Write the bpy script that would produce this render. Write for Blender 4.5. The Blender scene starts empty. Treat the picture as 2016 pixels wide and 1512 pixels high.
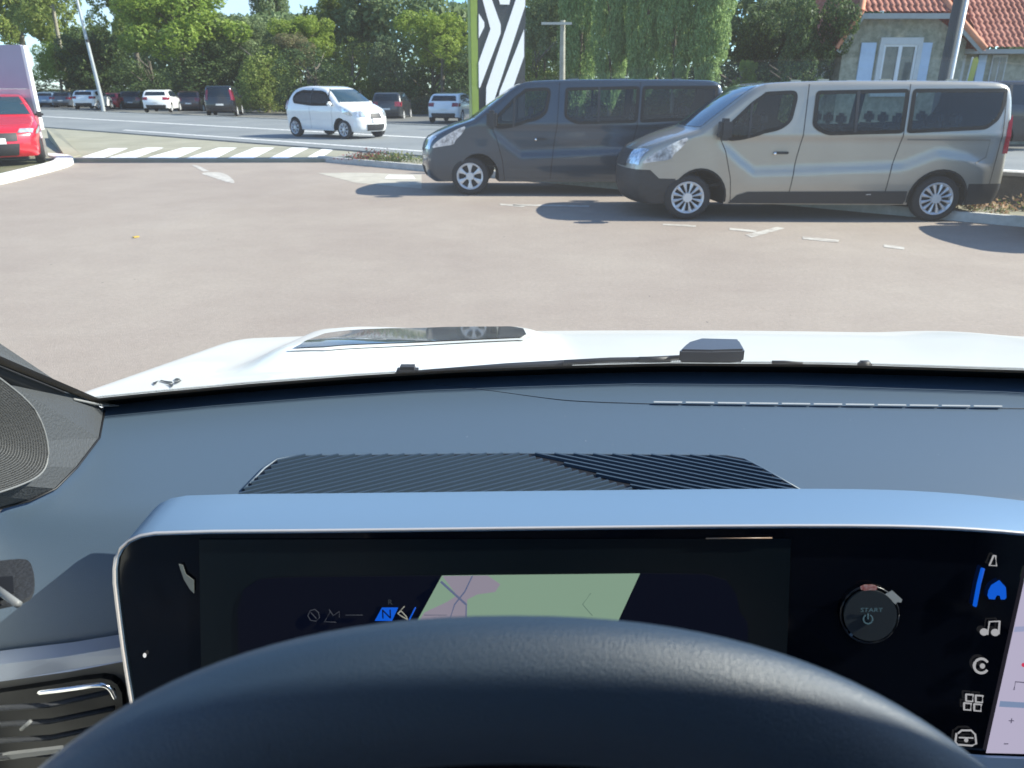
import bpy, bmesh, math, random
import numpy as np
from mathutils import Vector, Matrix, noise
from mathutils.geometry import tessellate_polygon
random.seed(7)
R = math.radians
S = bpy.context.scene
COL = S.collection
# ------------------------------------------------------------------ camera
H = 1.76; PIT = R(21.3); F = 1500.0
cp, sp = math.cos(PIT), math.sin(PIT)
cam = bpy.data.cameras.new('camera'); camo = bpy.data.objects.new('camera', cam); COL.objects.link(camo)
camo.location = (0, 0, H); camo.rotation_euler = (R(90)-PIT, 0, 0)
cam.sensor_width = 36; cam.lens = F/2016*36; cam.clip_start = 0.02; cam.clip_end = 2000
cam.dof.use_dof = True; cam.dof.focus_distance = 1.15; cam.dof.aperture_fstop = 13
S.camera = camo
# ------------------------------------------------------------------ world, sun, exposure
EXPO = 1.15
SUN_EL, SUN_AZ = 35.0, 1.5        # azimuth counted from +X towards +Y
w = bpy.data.worlds.new('World'); S.world = w; w.use_nodes = True
nt = w.node_tree; nt.nodes.clear()
sky = nt.nodes.new('ShaderNodeTexSky'); sky.sky_type = 'NISHITA'; sky.sun_disc = False
sky.sun_elevation = R(SUN_EL); sky.sun_rotation = R(90-SUN_AZ); sky.dust_density = 0.2; sky.ozone_density = 2.5; sky.air_density = .85
bg = nt.nodes.new('ShaderNodeBackground'); bg.inputs[1].default_value = 0.12
wo = nt.nodes.new('ShaderNodeOutputWorld')
tc = nt.nodes.new('ShaderNodeTexCoord'); cn = nt.nodes.new('ShaderNodeTexNoise'); cn.inputs['Scale'].default_value = 3.0; cn.inputs['Detail'].default_value = 5
cr = nt.nodes.new('ShaderNodeValToRGB'); cr.color_ramp.elements[0].position = .52; cr.color_ramp.elements[1].position = .80
mxw = nt.nodes.new('ShaderNodeMixRGB'); mxw.inputs[2].default_value = (3.9, 4.3, 4.8, 1)
nt.links.new(tc.outputs['Generated'], cn.inputs['Vector']); nt.links.new(cn.outputs[0], cr.inputs[0])
skt = nt.nodes.new('ShaderNodeMixRGB'); skt.blend_type = 'MULTIPLY'; skt.inputs[0].default_value = 1; skt.inputs[2].default_value = (.70, .88, 1.04, 1)
nt.links.new(sky.outputs[0], skt.inputs[1]); nt.links.new(cr.outputs[0], mxw.inputs[0]); nt.links.new(skt.outputs[0], mxw.inputs[1])
nt.links.new(mxw.outputs[0], bg.inputs[0]); nt.links.new(bg.outputs[0], wo.inputs[0])
sl = bpy.data.lights.new('sun', 'SUN'); sl.energy = 4.7; sl.angle = R(0.5); sl.color = (1, .94, .83)
so = bpy.data.objects.new('sun', sl); COL.objects.link(so)
sd = Vector((math.cos(R(SUN_EL))*math.cos(R(SUN_AZ)), math.cos(R(SUN_EL))*math.sin(R(SUN_AZ)), math.sin(R(SUN_EL))))
so.rotation_euler = sd.to_track_quat('Z', 'Y').to_euler()
S.view_settings.view_transform = 'Standard'; S.view_settings.look = 'None'
S.view_settings.exposure = EXPO; S.view_settings.gamma = 1; S.view_settings.use_curve_mapping = False
S.render.engine = 'CYCLES'; S.render.resolution_x = 1024; S.render.resolution_y = 768
S.cycles.max_bounces = 8; S.cycles.transparent_max_bounces = 16
# ------------------------------------------------------------------ helpers: pixels -> world points
def ray(px, py):
    a = (px-1008)/F; b = -(py-756)/F
    return Vector((a, cp+b*sp, -sp+b*cp))
C0 = Vector((0, 0, H))
def onz(px, py, z=0.0):
    r = ray(px, py); return C0 + r*((z-H)/r.z)
def ony(px, py, Y):
    r = ray(px, py); return C0 + r*(Y/r.y)
def onx(px, py, X):
    r = ray(px, py); return C0 + r*(X/r.x)
def onp(px, py, P, N):
    r = ray(px, py); return C0 + r*((P-C0).dot(N)/r.dot(N))
def clamp(v, a=0.0, b=1.0): return max(a, min(b, v))
def sm(e0, e1, v):
    t = clamp((v-e0)/(e1-e0)); return t*t*(3-2*t)
# ------------------------------------------------------------------ materials
MATS = {}
def mat(name, col, rough=.5, metal=0., noise_amt=0., nscale=8., bump=0., bscale=60., coat=0., emis=None, estr=1., spec=.5, trans=0., col2=None, ramp=(.35, .65), sheen=0., detail=4, flake=0.):
    if name in MATS: return MATS[name]
    m = bpy.data.materials.new(name); m.use_nodes = True; n = m.node_tree; b = n.nodes['Principled BSDF']
    b.inputs['Base Color'].default_value = (*col, 1); b.inputs['Roughness'].default_value = rough; b.inputs['Metallic'].default_value = metal
    b.inputs['Coat Weight'].default_value = coat; b.inputs['Coat Roughness'].default_value = .03
    b.inputs['Specular IOR Level'].default_value = spec
    b.inputs['Sheen Weight'].default_value = sheen
    if noise_amt or bump or col2 or flake:
        t = n.nodes.new('ShaderNodeTexCoord')
    if noise_amt or col2:
        x = n.nodes.new('ShaderNodeTexNoise'); x.inputs['Scale'].default_value = nscale; x.inputs['Detail'].default_value = detail; x.inputs['Roughness'].default_value = .65
        n.links.new(t.outputs['Object'], x.inputs['Vector'])
        r = n.nodes.new('ShaderNodeValToRGB'); r.color_ramp.elements[0].position = ramp[0]; r.color_ramp.elements[1].position = ramp[1]
        c2 = col2 or tuple(c*(1+noise_amt) for c in col); c1 = col if col2 else tuple(c*(1-noise_amt) for c in col)
        r.color_ramp.elements[0].color = (*c1, 1); r.color_ramp.elements[1].color = (*c2, 1)
        n.links.new(x.outputs[0], r.inputs[0]); n.links.new(r.outputs[0], b.inputs['Base Color'])
    if bump:
        y = n.nodes.new('ShaderNodeTexNoise'); y.inputs['Scale'].default_value = bscale; y.inputs['Detail'].default_value = 3
        n.links.new(t.outputs['Object'], y.inputs['Vector'])
        bp = n.nodes.new('ShaderNodeBump'); bp.inputs['Strength'].default_value = bump; bp.inputs['Distance'].default_value = .01
        n.links.new(y.outputs[0], bp.inputs['Height']); n.links.new(bp.outputs[0], b.inputs['Normal'])
    if emis:
        b.inputs['Emission Color'].default_value = (*emis, 1); b.inputs['Emission Strength'].default_value = estr
    MATS[name] = m; return m
def emat(name, rgb, k=1.0):
    lin = tuple((c/255)**2.2 for c in rgb)
    return mat(name, (0.01, .01, .01), rough=.5, emis=lin, estr=k/2**EXPO, spec=0)
def leafmat(name, c1, c2, c3, tr=.3):
    m = bpy.data.materials.new(name); m.use_nodes = True; n = m.node_tree; b = n.nodes['Principled BSDF']
    g = n.nodes.new('ShaderNodeNewGeometry'); r = n.nodes.new('ShaderNodeValToRGB')
    e = r.color_ramp.elements; e[0].color = (*c1, 1); e[1].color = (*c3, 1); k = e.new(.5); k.color = (*c2, 1)
    n.links.new(g.outputs['Random Per Island'], r.inputs[0]); n.links.new(r.outputs[0], b.inputs['Base Color'])
    b.inputs['Roughness'].default_value = .55; b.inputs['Specular IOR Level'].default_value = .3
    t = n.nodes.new('ShaderNodeBsdfTranslucent'); n.links.new(r.outputs[0], t.inputs[0])
    x = n.nodes.new('ShaderNodeMixShader'); x.inputs[0].default_value = min(.5, tr+.12)
    o = n.nodes['Material Output']
    n.links.new(b.outputs[0], x.inputs[1]); n.links.new(t.outputs[0], x.inputs[2]); n.links.new(x.outputs[0], o.inputs[0])
    return m
# ------------------------------------------------------------------ object helpers
def tag(o, label=None, cat=None, group=None, kind=None):
    if label: o['label'] = label
    if cat: o['category'] = cat
    if group: o['group'] = group
    if kind: o['kind'] = kind
    return o
def empty(name, loc=(0, 0, 0), rz=0, label=None, cat=None, group=None):
    o = bpy.data.objects.new(name, None); COL.objects.link(o); o.location = loc; o.rotation_euler = (0, 0, rz)
    return tag(o, label, cat, group)
def link(name, me, m=None, parent=None, smooth=False, ang=None):
    if m is not None:
        for q in (m if isinstance(m, (list, tuple)) else [m]): me.materials.append(q)
    if smooth:
        me.polygons.foreach_set('use_smooth', [True]*len(me.polygons))
        if ang: me.set_sharp_from_angle(angle=R(ang))
    o = bpy.data.objects.new(name, me); COL.objects.link(o)
    if parent: o.parent = parent
    return o
def bmo(name, bm, m=None, parent=None, smooth=False, ang=None):
    me = bpy.data.meshes.new(name); bm.normal_update(); bm.to_mesh(me); bm.free()
    return link(name, me, m, parent, smooth, ang)
def pyo(name, v, f, m=None, parent=None, smooth=False, ang=None):
    me = bpy.data.meshes.new(name); me.from_pydata([tuple(p) for p in v], [], f); me.update()
    return link(name, me, m, parent, smooth, ang)
def box(bm, c, s, rot=None, bev=0):
    g = bmesh.ops.create_cube(bm, size=1.0)['verts']
    for v in g:
        v.co = Vector((v.co.x*s[0], v.co.y*s[1], v.co.z*s[2]))
        if rot: v.co.rotate(rot)
        v.co += Vector(c)
    if bev:
        es = list({e for v in g for e in v.link_edges})
        bmesh.ops.bevel(bm, geom=es, offset=bev, segments=2, affect='EDGES')
def tube(bm, pts, rad, n=8, cap=True, flat=1.0, up=None):
    pts = [Vector(p) for p in pts]; rings = []
    for i, p in enumerate(pts):
        a = pts[max(0, i-1)]; b = pts[min(len(pts)-1, i+1)]; d = (b-a).normalized()
        u = Vector(up) if up else (Vector((0, 0, 1)) if abs(d.z) < .9 else Vector((1, 0, 0)))
        s = d.cross(u).normalized(); t = s.cross(d).normalized()
        r = rad[i] if isinstance(rad, (list, tuple)) else rad
        rings.append([bm.verts.new(p + s*(r*math.cos(2*math.pi*k/n)) + t*(r*flat*math.sin(2*math.pi*k/n))) for k in range(n)])
    for i in range(len(rings)-1):
        for k in range(n): bm.faces.new((rings[i][k], rings[i][(k+1) % n], rings[i+1][(k+1) % n], rings[i+1][k]))
    if cap:
        bm.faces.new(rings[0][::-1]); bm.faces.new(rings[-1])
def prism(bm, pts, d):
    """closed solid from a planar loop pushed along d"""
    d = Vector(d); a = [bm.verts.new(Vector(p)) for p in pts]; b = [bm.verts.new(Vector(p)+d) for p in pts]
    n = len(pts)
    fs = [bm.faces.new(a), bm.faces.new(b[::-1])]
    for i in range(n): fs.append(bm.faces.new((a[i], b[i], b[(i+1) % n], a[(i+1) % n])))
    bmesh.ops.recalc_face_normals(bm, faces=fs)
    return fs
def chaikin(P, it=2, closed=False):
    for _ in range(it):
        Q = [] if closed else [P[0]]
        n = len(P)
        for i in range(n if closed else n-1):
            a = P[i]; b = P[(i+1) % n]
            Q.append(tuple(a[k]*.75+b[k]*.25 for k in range(len(a)))); Q.append(tuple(a[k]*.25+b[k]*.75 for k in range(len(a))))
        if not closed: Q.append(P[-1])
        P = Q
    return P
def text(name, s, size, M4, m, parent, ext=.0004):
    c = bpy.data.curves.new(name, 'FONT'); c.body = s; c.size = size; c.extrude = ext; c.align_x = 'CENTER'; c.align_y = 'CENTER'
    o = bpy.data.objects.new('tmp', c); COL.objects.link(o)
    dg = bpy.context.evaluated_depsgraph_get(); dg.update()
    me = bpy.data.meshes.new_from_object(o.evaluated_get(dg)); bpy.data.objects.remove(o)
    me.transform(M4); me.materials.clear()
    return link(name, me, m, parent)
# ------------------------------------------------------------------ common materials
TYRE = mat('tyre_rubber', (.018, .018, .02), rough=.8, bump=.2, bscale=40)
RIMM = mat('wheel_silver', (.62, .63, .64), rough=.35, metal=.35)
BLACKP = mat('black_plastic', (.02, .021, .024), rough=.55, bump=.1, bscale=200)
UNDER = mat('underbody_black', (.008, .008, .009), rough=.9)
GLASS = mat('dark_car_glass', (.010, .020, .032), rough=.04, spec=.40)
GLASSB = mat('tinted_car_glass', (.02, .045, .06), rough=.03, spec=.6, coat=.3)
REDL = mat('red_tail_lens', (.22, .008, .02), rough=.15, coat=1)
LAMPG = mat('headlamp_lens', (.55, .6, .65), rough=.08, metal=.5, coat=1, noise_amt=.5, nscale=14)
PLATE = mat('number_plate_white', (.75, .75, .72), rough=.4)
CHROME = mat('chrome', (.8, .8, .8), rough=.12, metal=1)
SEAM = mat('panel_gap_black', (.01, .01, .01), rough=.9)
def paint(name, c, metal=.0, rough=.3):
    m = mat(name, c, rough=rough, metal=metal, coat=.9, noise_amt=.04, nscale=1.5)
    n = m.node_tree; b = n.nodes['Principled BSDF']; o = n.nodes['Material Output']
    g = n.nodes.new('ShaderNodeNewGeometry'); d = n.nodes.new('ShaderNodeBsdfDiffuse'); d.inputs[0].default_value = (.05, .055, .06, 1); x = n.nodes.new('ShaderNodeMixShader')
    n.links.new(g.outputs['Backfacing'], x.inputs[0]); n.links.new(b.outputs[0], x.inputs[1]); n.links.new(d.outputs[0], x.inputs[2]); n.links.new(x.outputs[0], o.inputs[0])
    return m
def seeglass(name, tint, refl):
    m = bpy.data.materials.new(name); m.use_nodes = True; n = m.node_tree; n.nodes.clear()
    t = n.nodes.new('ShaderNodeBsdfTransparent'); t.inputs[0].default_value = (*tint, 1); g = n.nodes.new('ShaderNodeBsdfGlossy'); g.inputs['Roughness'].default_value = .015
    f = n.nodes.new('ShaderNodeFresnel'); f.inputs[0].default_value = refl; x = n.nodes.new('ShaderNodeMixShader'); o = n.nodes.new('ShaderNodeOutputMaterial')
    n.links.new(f.outputs[0], x.inputs[0]); n.links.new(t.outputs[0], x.inputs[1]); n.links.new(g.outputs[0], x.inputs[2]); n.links.new(x.outputs[0], o.inputs[0]); return m
SEE = seeglass('side_window_glass', (.68, .76, .76), 1.5)
def inside(p, P):
    r = False; n = len(P)
    for i in range(n):
        (x1, y1), (x2, y2) = P[i], P[i-1]
        if (y1 > p[1]) != (y2 > p[1]) and p[0] < (x2-x1)*(p[1]-y1)/(y2-y1)+x1: r = not r
    return r
# ------------------------------------------------------------------ vehicles
def wheel(parent, x, y, r, wd, side, spokes=12, rimm=None, seed=0, fine=True):
    bm = bmesh.new(); n = 40 if fine else 20
    prof = [(r*.70, .48), (r*.75, .5), (r*.90, .5), (r*.97, .42), (r, .28), (r, -.28), (r*.97, -.42), (r*.9, -.5), (r*.7, -.5)]
    rings = []
    for (rr, t) in prof:
        rings.append([bm.verts.new((x+rr*math.cos(2*math.pi*k/n), y+side*t*wd, r+rr*math.sin(2*math.pi*k/n))) for k in range(n)])
    for i in range(len(rings)-1):
        for k in range(n): bm.faces.new((rings[i][k], rings[i][(k+1) % n], rings[i+1][(k+1) % n], rings[i+1][k]))
    rb = [bm.verts.new((x+r*.7*math.cos(2*math.pi*k/n), y+side*.22*wd, r+r*.7*math.sin(2*math.pi*k/n))) for k in range(n)]
    for k in range(n): bm.faces.new((rings[0][k], rings[0][(k+1) % n], rb[(k+1) % n], rb[k]))
    bm.faces.new(rb)
    bmesh.ops.recalc_face_normals(bm, faces=bm.faces[:])
    tw = bmo('wheel', bm, TYRE, parent, True, 40)
    bm = bmesh.new(); yo = y+side*.46*wd
    def ring(r0, r1, y0, y1):
        A = [bm.verts.new((x+r0*math.cos(2*math.pi*k/n), y0, r+r0*math.sin(2*math.pi*k/n))) for k in range(n)]
        B = [bm.verts.new((x+r1*math.cos(2*math.pi*k/n), y1, r+r1*math.sin(2*math.pi*k/n))) for k in range(n)]
        for k in range(n): bm.faces.new((A[k], A[(k+1) % n], B[(k+1) % n], B[k]))
        return A
    ring(r*.73, r*.69, yo, yo+side*.008); ring(r*.69, r*.61, yo+side*.008, yo-side*.01); ring(r*.61, r*.59, yo-side*.01, yo-side*.05)
    h = ring(r*.20, r*.23, yo+side*.012, yo-side*.03); bm.faces.new(h)
    for k in range(spokes):
        a = 2*math.pi*(k+.5)/spokes; da0 = 3.1/spokes*1.15; da1 = 2.9/spokes
        P = []
        for (rr, da, yy) in ((r*.15, da0, -.008), (r*.38, da1*.84, -.002), (r*.64, da1*1.05, -.006)):
            P.append([bm.verts.new((x+rr*math.cos(a+s*da*.5), yo+side*(yy if abs(s) > .5 else yy+.012), r+rr*math.sin(a+s*da*.5))) for s in (-1, 0, 1)])
        for i in range(2):
            for j in range(2): bm.faces.new((P[i][j], P[i][j+1], P[i+1][j+1], P[i+1][j]))
        for i in range(2):
            for j in (0, 2):
                a1 = P[i][j]; b1 = P[i+1][j]
                a2 = bm.verts.new(a1.co-Vector((0, side*.03, 0))); b2 = bm.verts.new(b1.co-Vector((0, side*.03, 0)))
                bm.faces.new((a1, b1, b2, a2))
    bmesh.ops.recalc_face_normals(bm, faces=bm.faces[:])
    bmo('rim', bm, rimm or RIMM, tw, True, 35)
class Veh:
    def __init__(s, root, top, W, wheels, wr, gap, belt, tb, zr, front=(.10, .9, .12), rear=(.04, .4, .05), grid=.08, bev=.07, zb=.24, crease=None):
        s.root, s.W, s.belt, s.tb, s.zr, s.fr, s.rr, s.crease, s.grid, s.bev = root, W, belt, tb, zr, front, rear, crease, grid, bev
        s.L = max(p[0] for p in top)
        s.top = chaikin(top, 2); s.wheels, s.wr, s.gap, s.zb = wheels, wr, gap, zb
    def D(s, p):
        x, y, z = p; W = s.W; v = abs(y)/W; f = 1.0
        if z > s.belt: f -= s.tb*((z-s.belt)/(s.zr-s.belt))**1.15
        if z < .55: f -= .035*((.55-z)/.3)**2
        ef = clamp((s.fr[1]-x)/s.fr[1]); f -= s.fr[0]*ef*ef
        er = clamp((x-(s.L-s.rr[1]))/s.rr[1]); f -= s.rr[0]*er*er
        if s.crease: f += s.crease(x, z)*sm(.7, .95, v)
        e2 = clamp(1-x/(s.fr[1]*1.9)); e3 = clamp(1-(s.L-x)/(s.rr[1]*2))
        return Vector((x+s.fr[2]*v*v*math.sqrt(e2) - s.rr[2]*v*v*e3, y*f, z))
    def cut(s, bm, x=True, y=True, z=True, g=None):
        g = g or s.grid
        if not bm.verts: return
        for ax, on in ((0, x), (1, y), (2, z)):
            if not on: continue
            lo = min(v.co[ax] for v in bm.verts); hi = max(v.co[ax] for v in bm.verts)
            gg = g if ax != 1 else max(g, .15)
            k = math.ceil(lo/gg+1e-3)
            while k*gg < hi-1e-3:
                n = [0, 0, 0]; n[ax] = 1; c = [0, 0, 0]; c[ax] = k*gg
                bmesh.ops.bisect_plane(bm, geom=bm.verts[:]+bm.edges[:]+bm.faces[:], plane_co=c, plane_no=n, dist=1e-5); k += 1
    def body(s, m, cuts=(), split=(), holes=()):
        """split: (name, predicate on the undeformed face centre, material) for parts in another finish"""
        prof = [(x, z) for x, z in s.top]
        bot = []
        for wx in sorted(s.wheels, reverse=True):
            ar = s.wr+s.gap; a0 = math.asin(clamp((s.zb-s.wr)/ar, -1, 1))
            bot += [(wx+ar*math.cos(a), s.wr+ar*math.sin(a)) for a in [a0+(math.pi-2*a0)*k/14 for k in range(15)]]
        loop = prof+[p for p in bot]
        bm = bmesh.new(); n = len(loop)
        A = [bm.verts.new((x, -s.W, z)) for x, z in loop]; B = [bm.verts.new((x, s.W, z)) for x, z in loop]
        bm.faces.new(A); bm.faces.new(B[::-1]); und = []
        for i in range(n):
            f = bm.faces.new((A[i], B[i], B[(i+1) % n], A[(i+1) % n]))
            if i >= len(prof)-1: f.material_index = 1
        bm.edges.ensure_lookup_table()
        es = []
        for L_ in (A, B):
            for i in range(len(prof)-1):
                e = bm.edges.get((L_[i], L_[i+1]))
                if e: es.append(e)
        bmesh.ops.recalc_face_normals(bm, faces=bm.faces[:])
        bmesh.ops.bevel(bm, geom=es, offset=s.bev, segments=4, profile=.5, affect='EDGES', clamp_overlap=True)
        s.cut(bm)
        for co, no in cuts: bmesh.ops.bisect_plane(bm, geom=bm.verts[:]+bm.edges[:]+bm.faces[:], plane_co=co, plane_no=no, dist=1e-5)
        if holes:
            kill = [f for f in bm.faces if min(abs(v.co.y) for v in f.verts) > s.W-.004 and any(all(inside((v.co.x, v.co.z), P) for v in f.verts) for P in holes)]
            bmesh.ops.delete(bm, geom=kill, context='FACES')
        for nm, pred, m2 in split:
            fs_ = [f for f in bm.faces if f.material_index == 0 and pred(f.calc_center_median())]
            vm = {}; b2 = bmesh.new()
            for f in fs_:
                for v in f.verts:
                    if v not in vm: vm[v] = b2.verts.new(v.co)
                b2.faces.new([vm[v] for v in f.verts])
            bmesh.ops.delete(bm, geom=fs_, context='FACES')
            for v in b2.verts: v.co = s.D(v.co)
            bmo(nm, b2, m2, s.root, True, 50)
        for v in bm.verts: v.co = s.D(v.co)
        return bmo('body', bm, [m, UNDER], s.root, True, 50)
    def side(s, name, pts, m, sides=(-1, 1), off=.004, parent=None, label=None, g=None, th=0):
        out = []
        for sd_ in sides:
            bm = bmesh.new(); y = sd_*(s.W+off)
            f = bm.faces.new([bm.verts.new((x, y, z)) for x, z in pts])
            s.cut(bm, y=False, g=g or s.grid)
            for v in bm.verts:
                v.co = s.D(v.co)
            bm.normal_update()
            fl = [f for f in bm.faces if f.normal.y*sd_ < 0]
            if fl: bmesh.ops.reverse_faces(bm, faces=fl)
            if th:
                r_ = bmesh.ops.extrude_face_region(bm, geom=bm.faces[:])
                for v in r_['geom']:
                    if isinstance(v, bmesh.types.BMVert): v.co.y += sd_*th
                bmesh.ops.recalc_face_normals(bm, faces=bm.faces[:])
            o = bmo(name, bm, m, parent or s.root, True, 40)
            if label: o['label'] = label
            out.append(o)
        return out
    def ring(s, name, P, wd, m, off=.012):
        c = Vector((sum(p[0] for p in P)/len(P), sum(p[1] for p in P)/len(P))); n = len(P); out = []
        for sd_ in (-1, 1):
            bm = bmesh.new(); A = []; B = []
            for i in range(n):
                p = Vector(P[i]); d = (Vector(P[(i+1) % n])-Vector(P[i-1])).normalized(); nn = Vector((-d.y, d.x))
                if nn.dot(c-p) < 0: nn = -nn
                q = p+nn*wd; A.append(bm.verts.new((p.x, sd_*(s.W+off), p.y))); B.append(bm.verts.new((q.x, sd_*(s.W+off), q.y)))
            for i in range(n): bm.faces.new((A[i], A[(i+1) % n], B[(i+1) % n], B[i]))
            s.cut(bm, y=False)
            for v in bm.verts: v.co = s.D(v.co)
            out.append(bmo(name, bm, m, s.root, True, 40))
        return out
    def near(s, x, z):
        return min(range(len(s.top)), key=lambda i: (s.top[i][0]-x)**2+(s.top[i][1]-z)**2)
    def strip(s, name, p0, p1, m, v0=(-.9, -.9), v1=(.9, .9), off=.005, ny=10, parent=None, label=None):
        T = s.top
        # dense samples between nearest points
        i0, i1 = s.near(*p0), s.near(*p1)
        if i1 < i0: i0, i1 = i1, i0
        idx = list(range(i0, i1+1)); n = len(idx)
        vs = []; fs = []
        for q, i in enumerate(idx):
            a = T[max(0, i-1)]; b = T[min(len(T)-1, i+1)]; d = Vector((b[0]-a[0], b[1]-a[1])).normalized(); nn = Vector((-d.y, d.x))
            t = q/max(1, n-1); lo = v0[0]*(1-t)+v0[1]*t; hi = v1[0]*(1-t)+v1[1]*t
            for k in range(ny+1):
                y = (lo+(hi-lo)*k/ny)*(s.W-s.bev*.3)
                e = max(0, abs(y)-(s.W-s.bev)); drop = s.bev-math.sqrt(max(0, s.bev**2-e*e))
                vs.append(s.D((T[i][0]+nn.x*(off-drop), y, T[i][1]+nn.y*(off-drop))))
        for q in range(n-1):
            for k in range(ny): a = q*(ny+1)+k; fs.append((a, a+1, a+ny+2, a+ny+1))
        o = pyo(name, vs, fs, m, parent or s.root, True, 50)
        if label: o['label'] = label
        return o
def poly_line_strip(pts, w_):
    """thin closed polygon following a polyline in 2D"""
    L = []; Rr = []
    for i, p in enumerate(pts):
        a = pts[max(0, i-1)]; b = pts[min(len(pts)-1, i+1)]; d = Vector((b[0]-a[0], b[1]-a[1])).normalized(); n = Vector((-d.y, d.x))*w_/2
        L.append((p[0]+n.x, p[1]+n.y)); Rr.append((p[0]-n.x, p[1]-n.y))
    return L+Rr[::-1]
def rpoly(P, it=1): return chaikin(P, it, True)
def rnd(P, r=.07):
    Q = []; n = len(P)
    for i in range(n):
        p = Vector(P[i]); a = Vector(P[i-1])-p; b = Vector(P[(i+1) % n])-p
        ra = min(r, a.length*.45); rb = min(r, b.length*.45); A = p+a.normalized()*ra; B = p+b.normalized()*rb
        for k in range(5):
            t = k/4; q = A*(1-t)**2+p*2*t*(1-t)+B*t*t; Q.append((q.x, q.y))
    return Q

def van(loc, rz, pm, lowm, label, two_tone, spokes, group='passenger vans parked side by side'):
    root = empty('passenger_van', loc, rz, label, 'van', group)
    top = [(.16, .22), (.05, .30), (.0, .50), (.01, .72), (.06, .90), (.18, 1.02), (.50, 1.17), (.86, 1.275), (.93, 1.31), (1.25, 1.54), (1.62, 1.80), (1.80, 1.885), (2.1, 1.93), (3.2, 1.95), (4.8, 1.94), (5.18, 1.92), (5.31, 1.80), (5.36, 1.3), (5.40, .80), (5.40, .45), (5.34, .27)]
    def cr(x, z):
        # crease that drops from the mirror, runs level and lifts over the rear arch
        pts = [(1.15, 1.15), (1.55, .85), (1.80, .70), (3.9, .79), (4.35, .98), (4.75, .92), (5.1, .80)]
        zc = pts[-1][1]
        if x <= pts[0][0]: return 0
        for a, b in zip(pts, pts[1:]):
            if a[0] <= x <= b[0]:
                zc = a[1]+(b[1]-a[1])*(x-a[0])/(b[0]-a[0]); break
        fade = sm(1.1, 1.4, x)*(1-sm(5.0, 5.2, x))
        up = sm(zc+.02, zc-.05, z)   # below the crease the body stands out
        r = .020*up*(1-sm(zc-.15, zc-.50, z)*.6)
        # hollow above the crease, shoulder under the windows
        r -= .010*sm(zc, zc+.08, z)*(1-sm(1.15, 1.25, z))
        return r*fade + .010*(1-sm(0, .05, abs(z-1.20)))*sm(1.2, 1.5, x)
    V = Veh(root, top, .95, [.957, 4.455], .33, .075, 1.22, .13, 1.95, front=(.13, 1.0, .22), rear=(.05, .35, .06), grid=.045, bev=.075, zb=.24, crease=cr)
    def fbump(c):
        if c.x > .57: return False
        zl = .72 if c.x < .20 else .60 if c.x > .34 else .72-(c.x-.20)/.14*.12
        return c.z < zl
    fw = rnd([(1.20, 1.25), (1.28, 1.34), (1.66, 1.67), (1.90, 1.80), (2.32, 1.82), (2.36, 1.74), (2.30, 1.40), (2.16, 1.29), (1.55, 1.15), (1.32, 1.13)], .08)
    sw_ = rnd([(2.60, 1.815), (2.58, 1.36), (2.64, 1.29), (2.80, 1.215), (3.825, 1.245), (3.85, 1.84)], .06)
    rw = rnd([(3.895, 1.84), (3.87, 1.245), (4.96, 1.30), (5.12, 1.42), (5.19, 1.58), (5.21, 1.845)], .06)
    if two_tone:
        V.body(pm, cuts=[((0, 0, .72), (0, 0, 1)), ((0, 0, .60), (0, 0, 1)), ((.20, 0, .72), (.12, 0, .14)), ((0, 0, .55), (0, 0, 1)), ((4.86, 0, 0), (1, 0, 0))],
               split=[('front_bumper', fbump, lowm), ('rear_bumper', lambda c: c.x > 4.86 and c.z < .55, lowm)], holes=(fw, sw_, rw))
    else: V.body(pm, holes=(fw, sw_, rw))
    for nm_, P in (('front_window', fw), ('sliding_door_window', sw_), ('rear_side_window', rw)):
        V.side(nm_, P, SEE, off=.008); V.ring('window_seal', P, .052, SEAM, off=.013)
    V.side('window_divider', [(1.62, 1.17), (1.66, 1.175), (1.68, 1.66), (1.64, 1.63)], BLACKP, off=.016)
    V.side('window_bar', [(3.15, 1.26), (3.19, 1.26), (3.19, 1.82), (3.15, 1.82)], BLACKP, off=.016)
    for rx_ in (1.85, 2.95, 3.75, 4.55):
        for yy in (-.52, .0, .52):
            if rx_ < 2 and yy == 0: continue
            bm = bmesh.new(); box(bm, (rx_+.12, yy, 1.02), (.14, .46, .62), bev=.05); box(bm, (rx_-.10, yy, .72), (.46, .46, .14), bev=.04)
            st_ = bmo('seat', bm, mat('van_seat_cloth', (.07, .075, .085), rough=.9), root, True, 50)
            bm = bmesh.new(); box(bm, (rx_+.16, yy, 1.42), (.09, .26, .17), bev=.04); bmo('headrest', bm, MATS['van_seat_cloth'], st_, True, 50)
    bm = bmesh.new(); box(bm, (2.9, 0, .50), (4.4, 1.7, .04)); bmo('cabin_floor', bm, UNDER, root)
    bm = bmesh.new(); box(bm, (.98, 0, 1.10), (.5, 1.6, .22), bev=.05); bmo('dashboard', bm, BLACKP, root, True, 50)
    bm = bmesh.new(); tube(bm, [Vector((1.42-.10*math.sin(a_), -.42+.19*math.cos(a_), 1.20+.16*math.sin(a_))) for a_ in [2*math.pi*k/20 for k in range(21)]], .015, 6); bmo('steering_wheel', bm, BLACKP, root, True)
    # panel gaps
    for P in ([(1.18, 1.22), (1.30, 1.0), (1.42, .6), (1.46, .26)], [(2.50, 1.90), (2.47, 1.2), (2.42, .9), (2.36, .26)], [(3.86, 1.90), (3.83, 1.2), (3.74, .75), (3.70, .27)], [(5.20, 1.88), (5.22, 1.3), (5.18, .55)]):
        V.side('panel_gap', poly_line_strip(P, .011), SEAM, off=.003)
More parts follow.
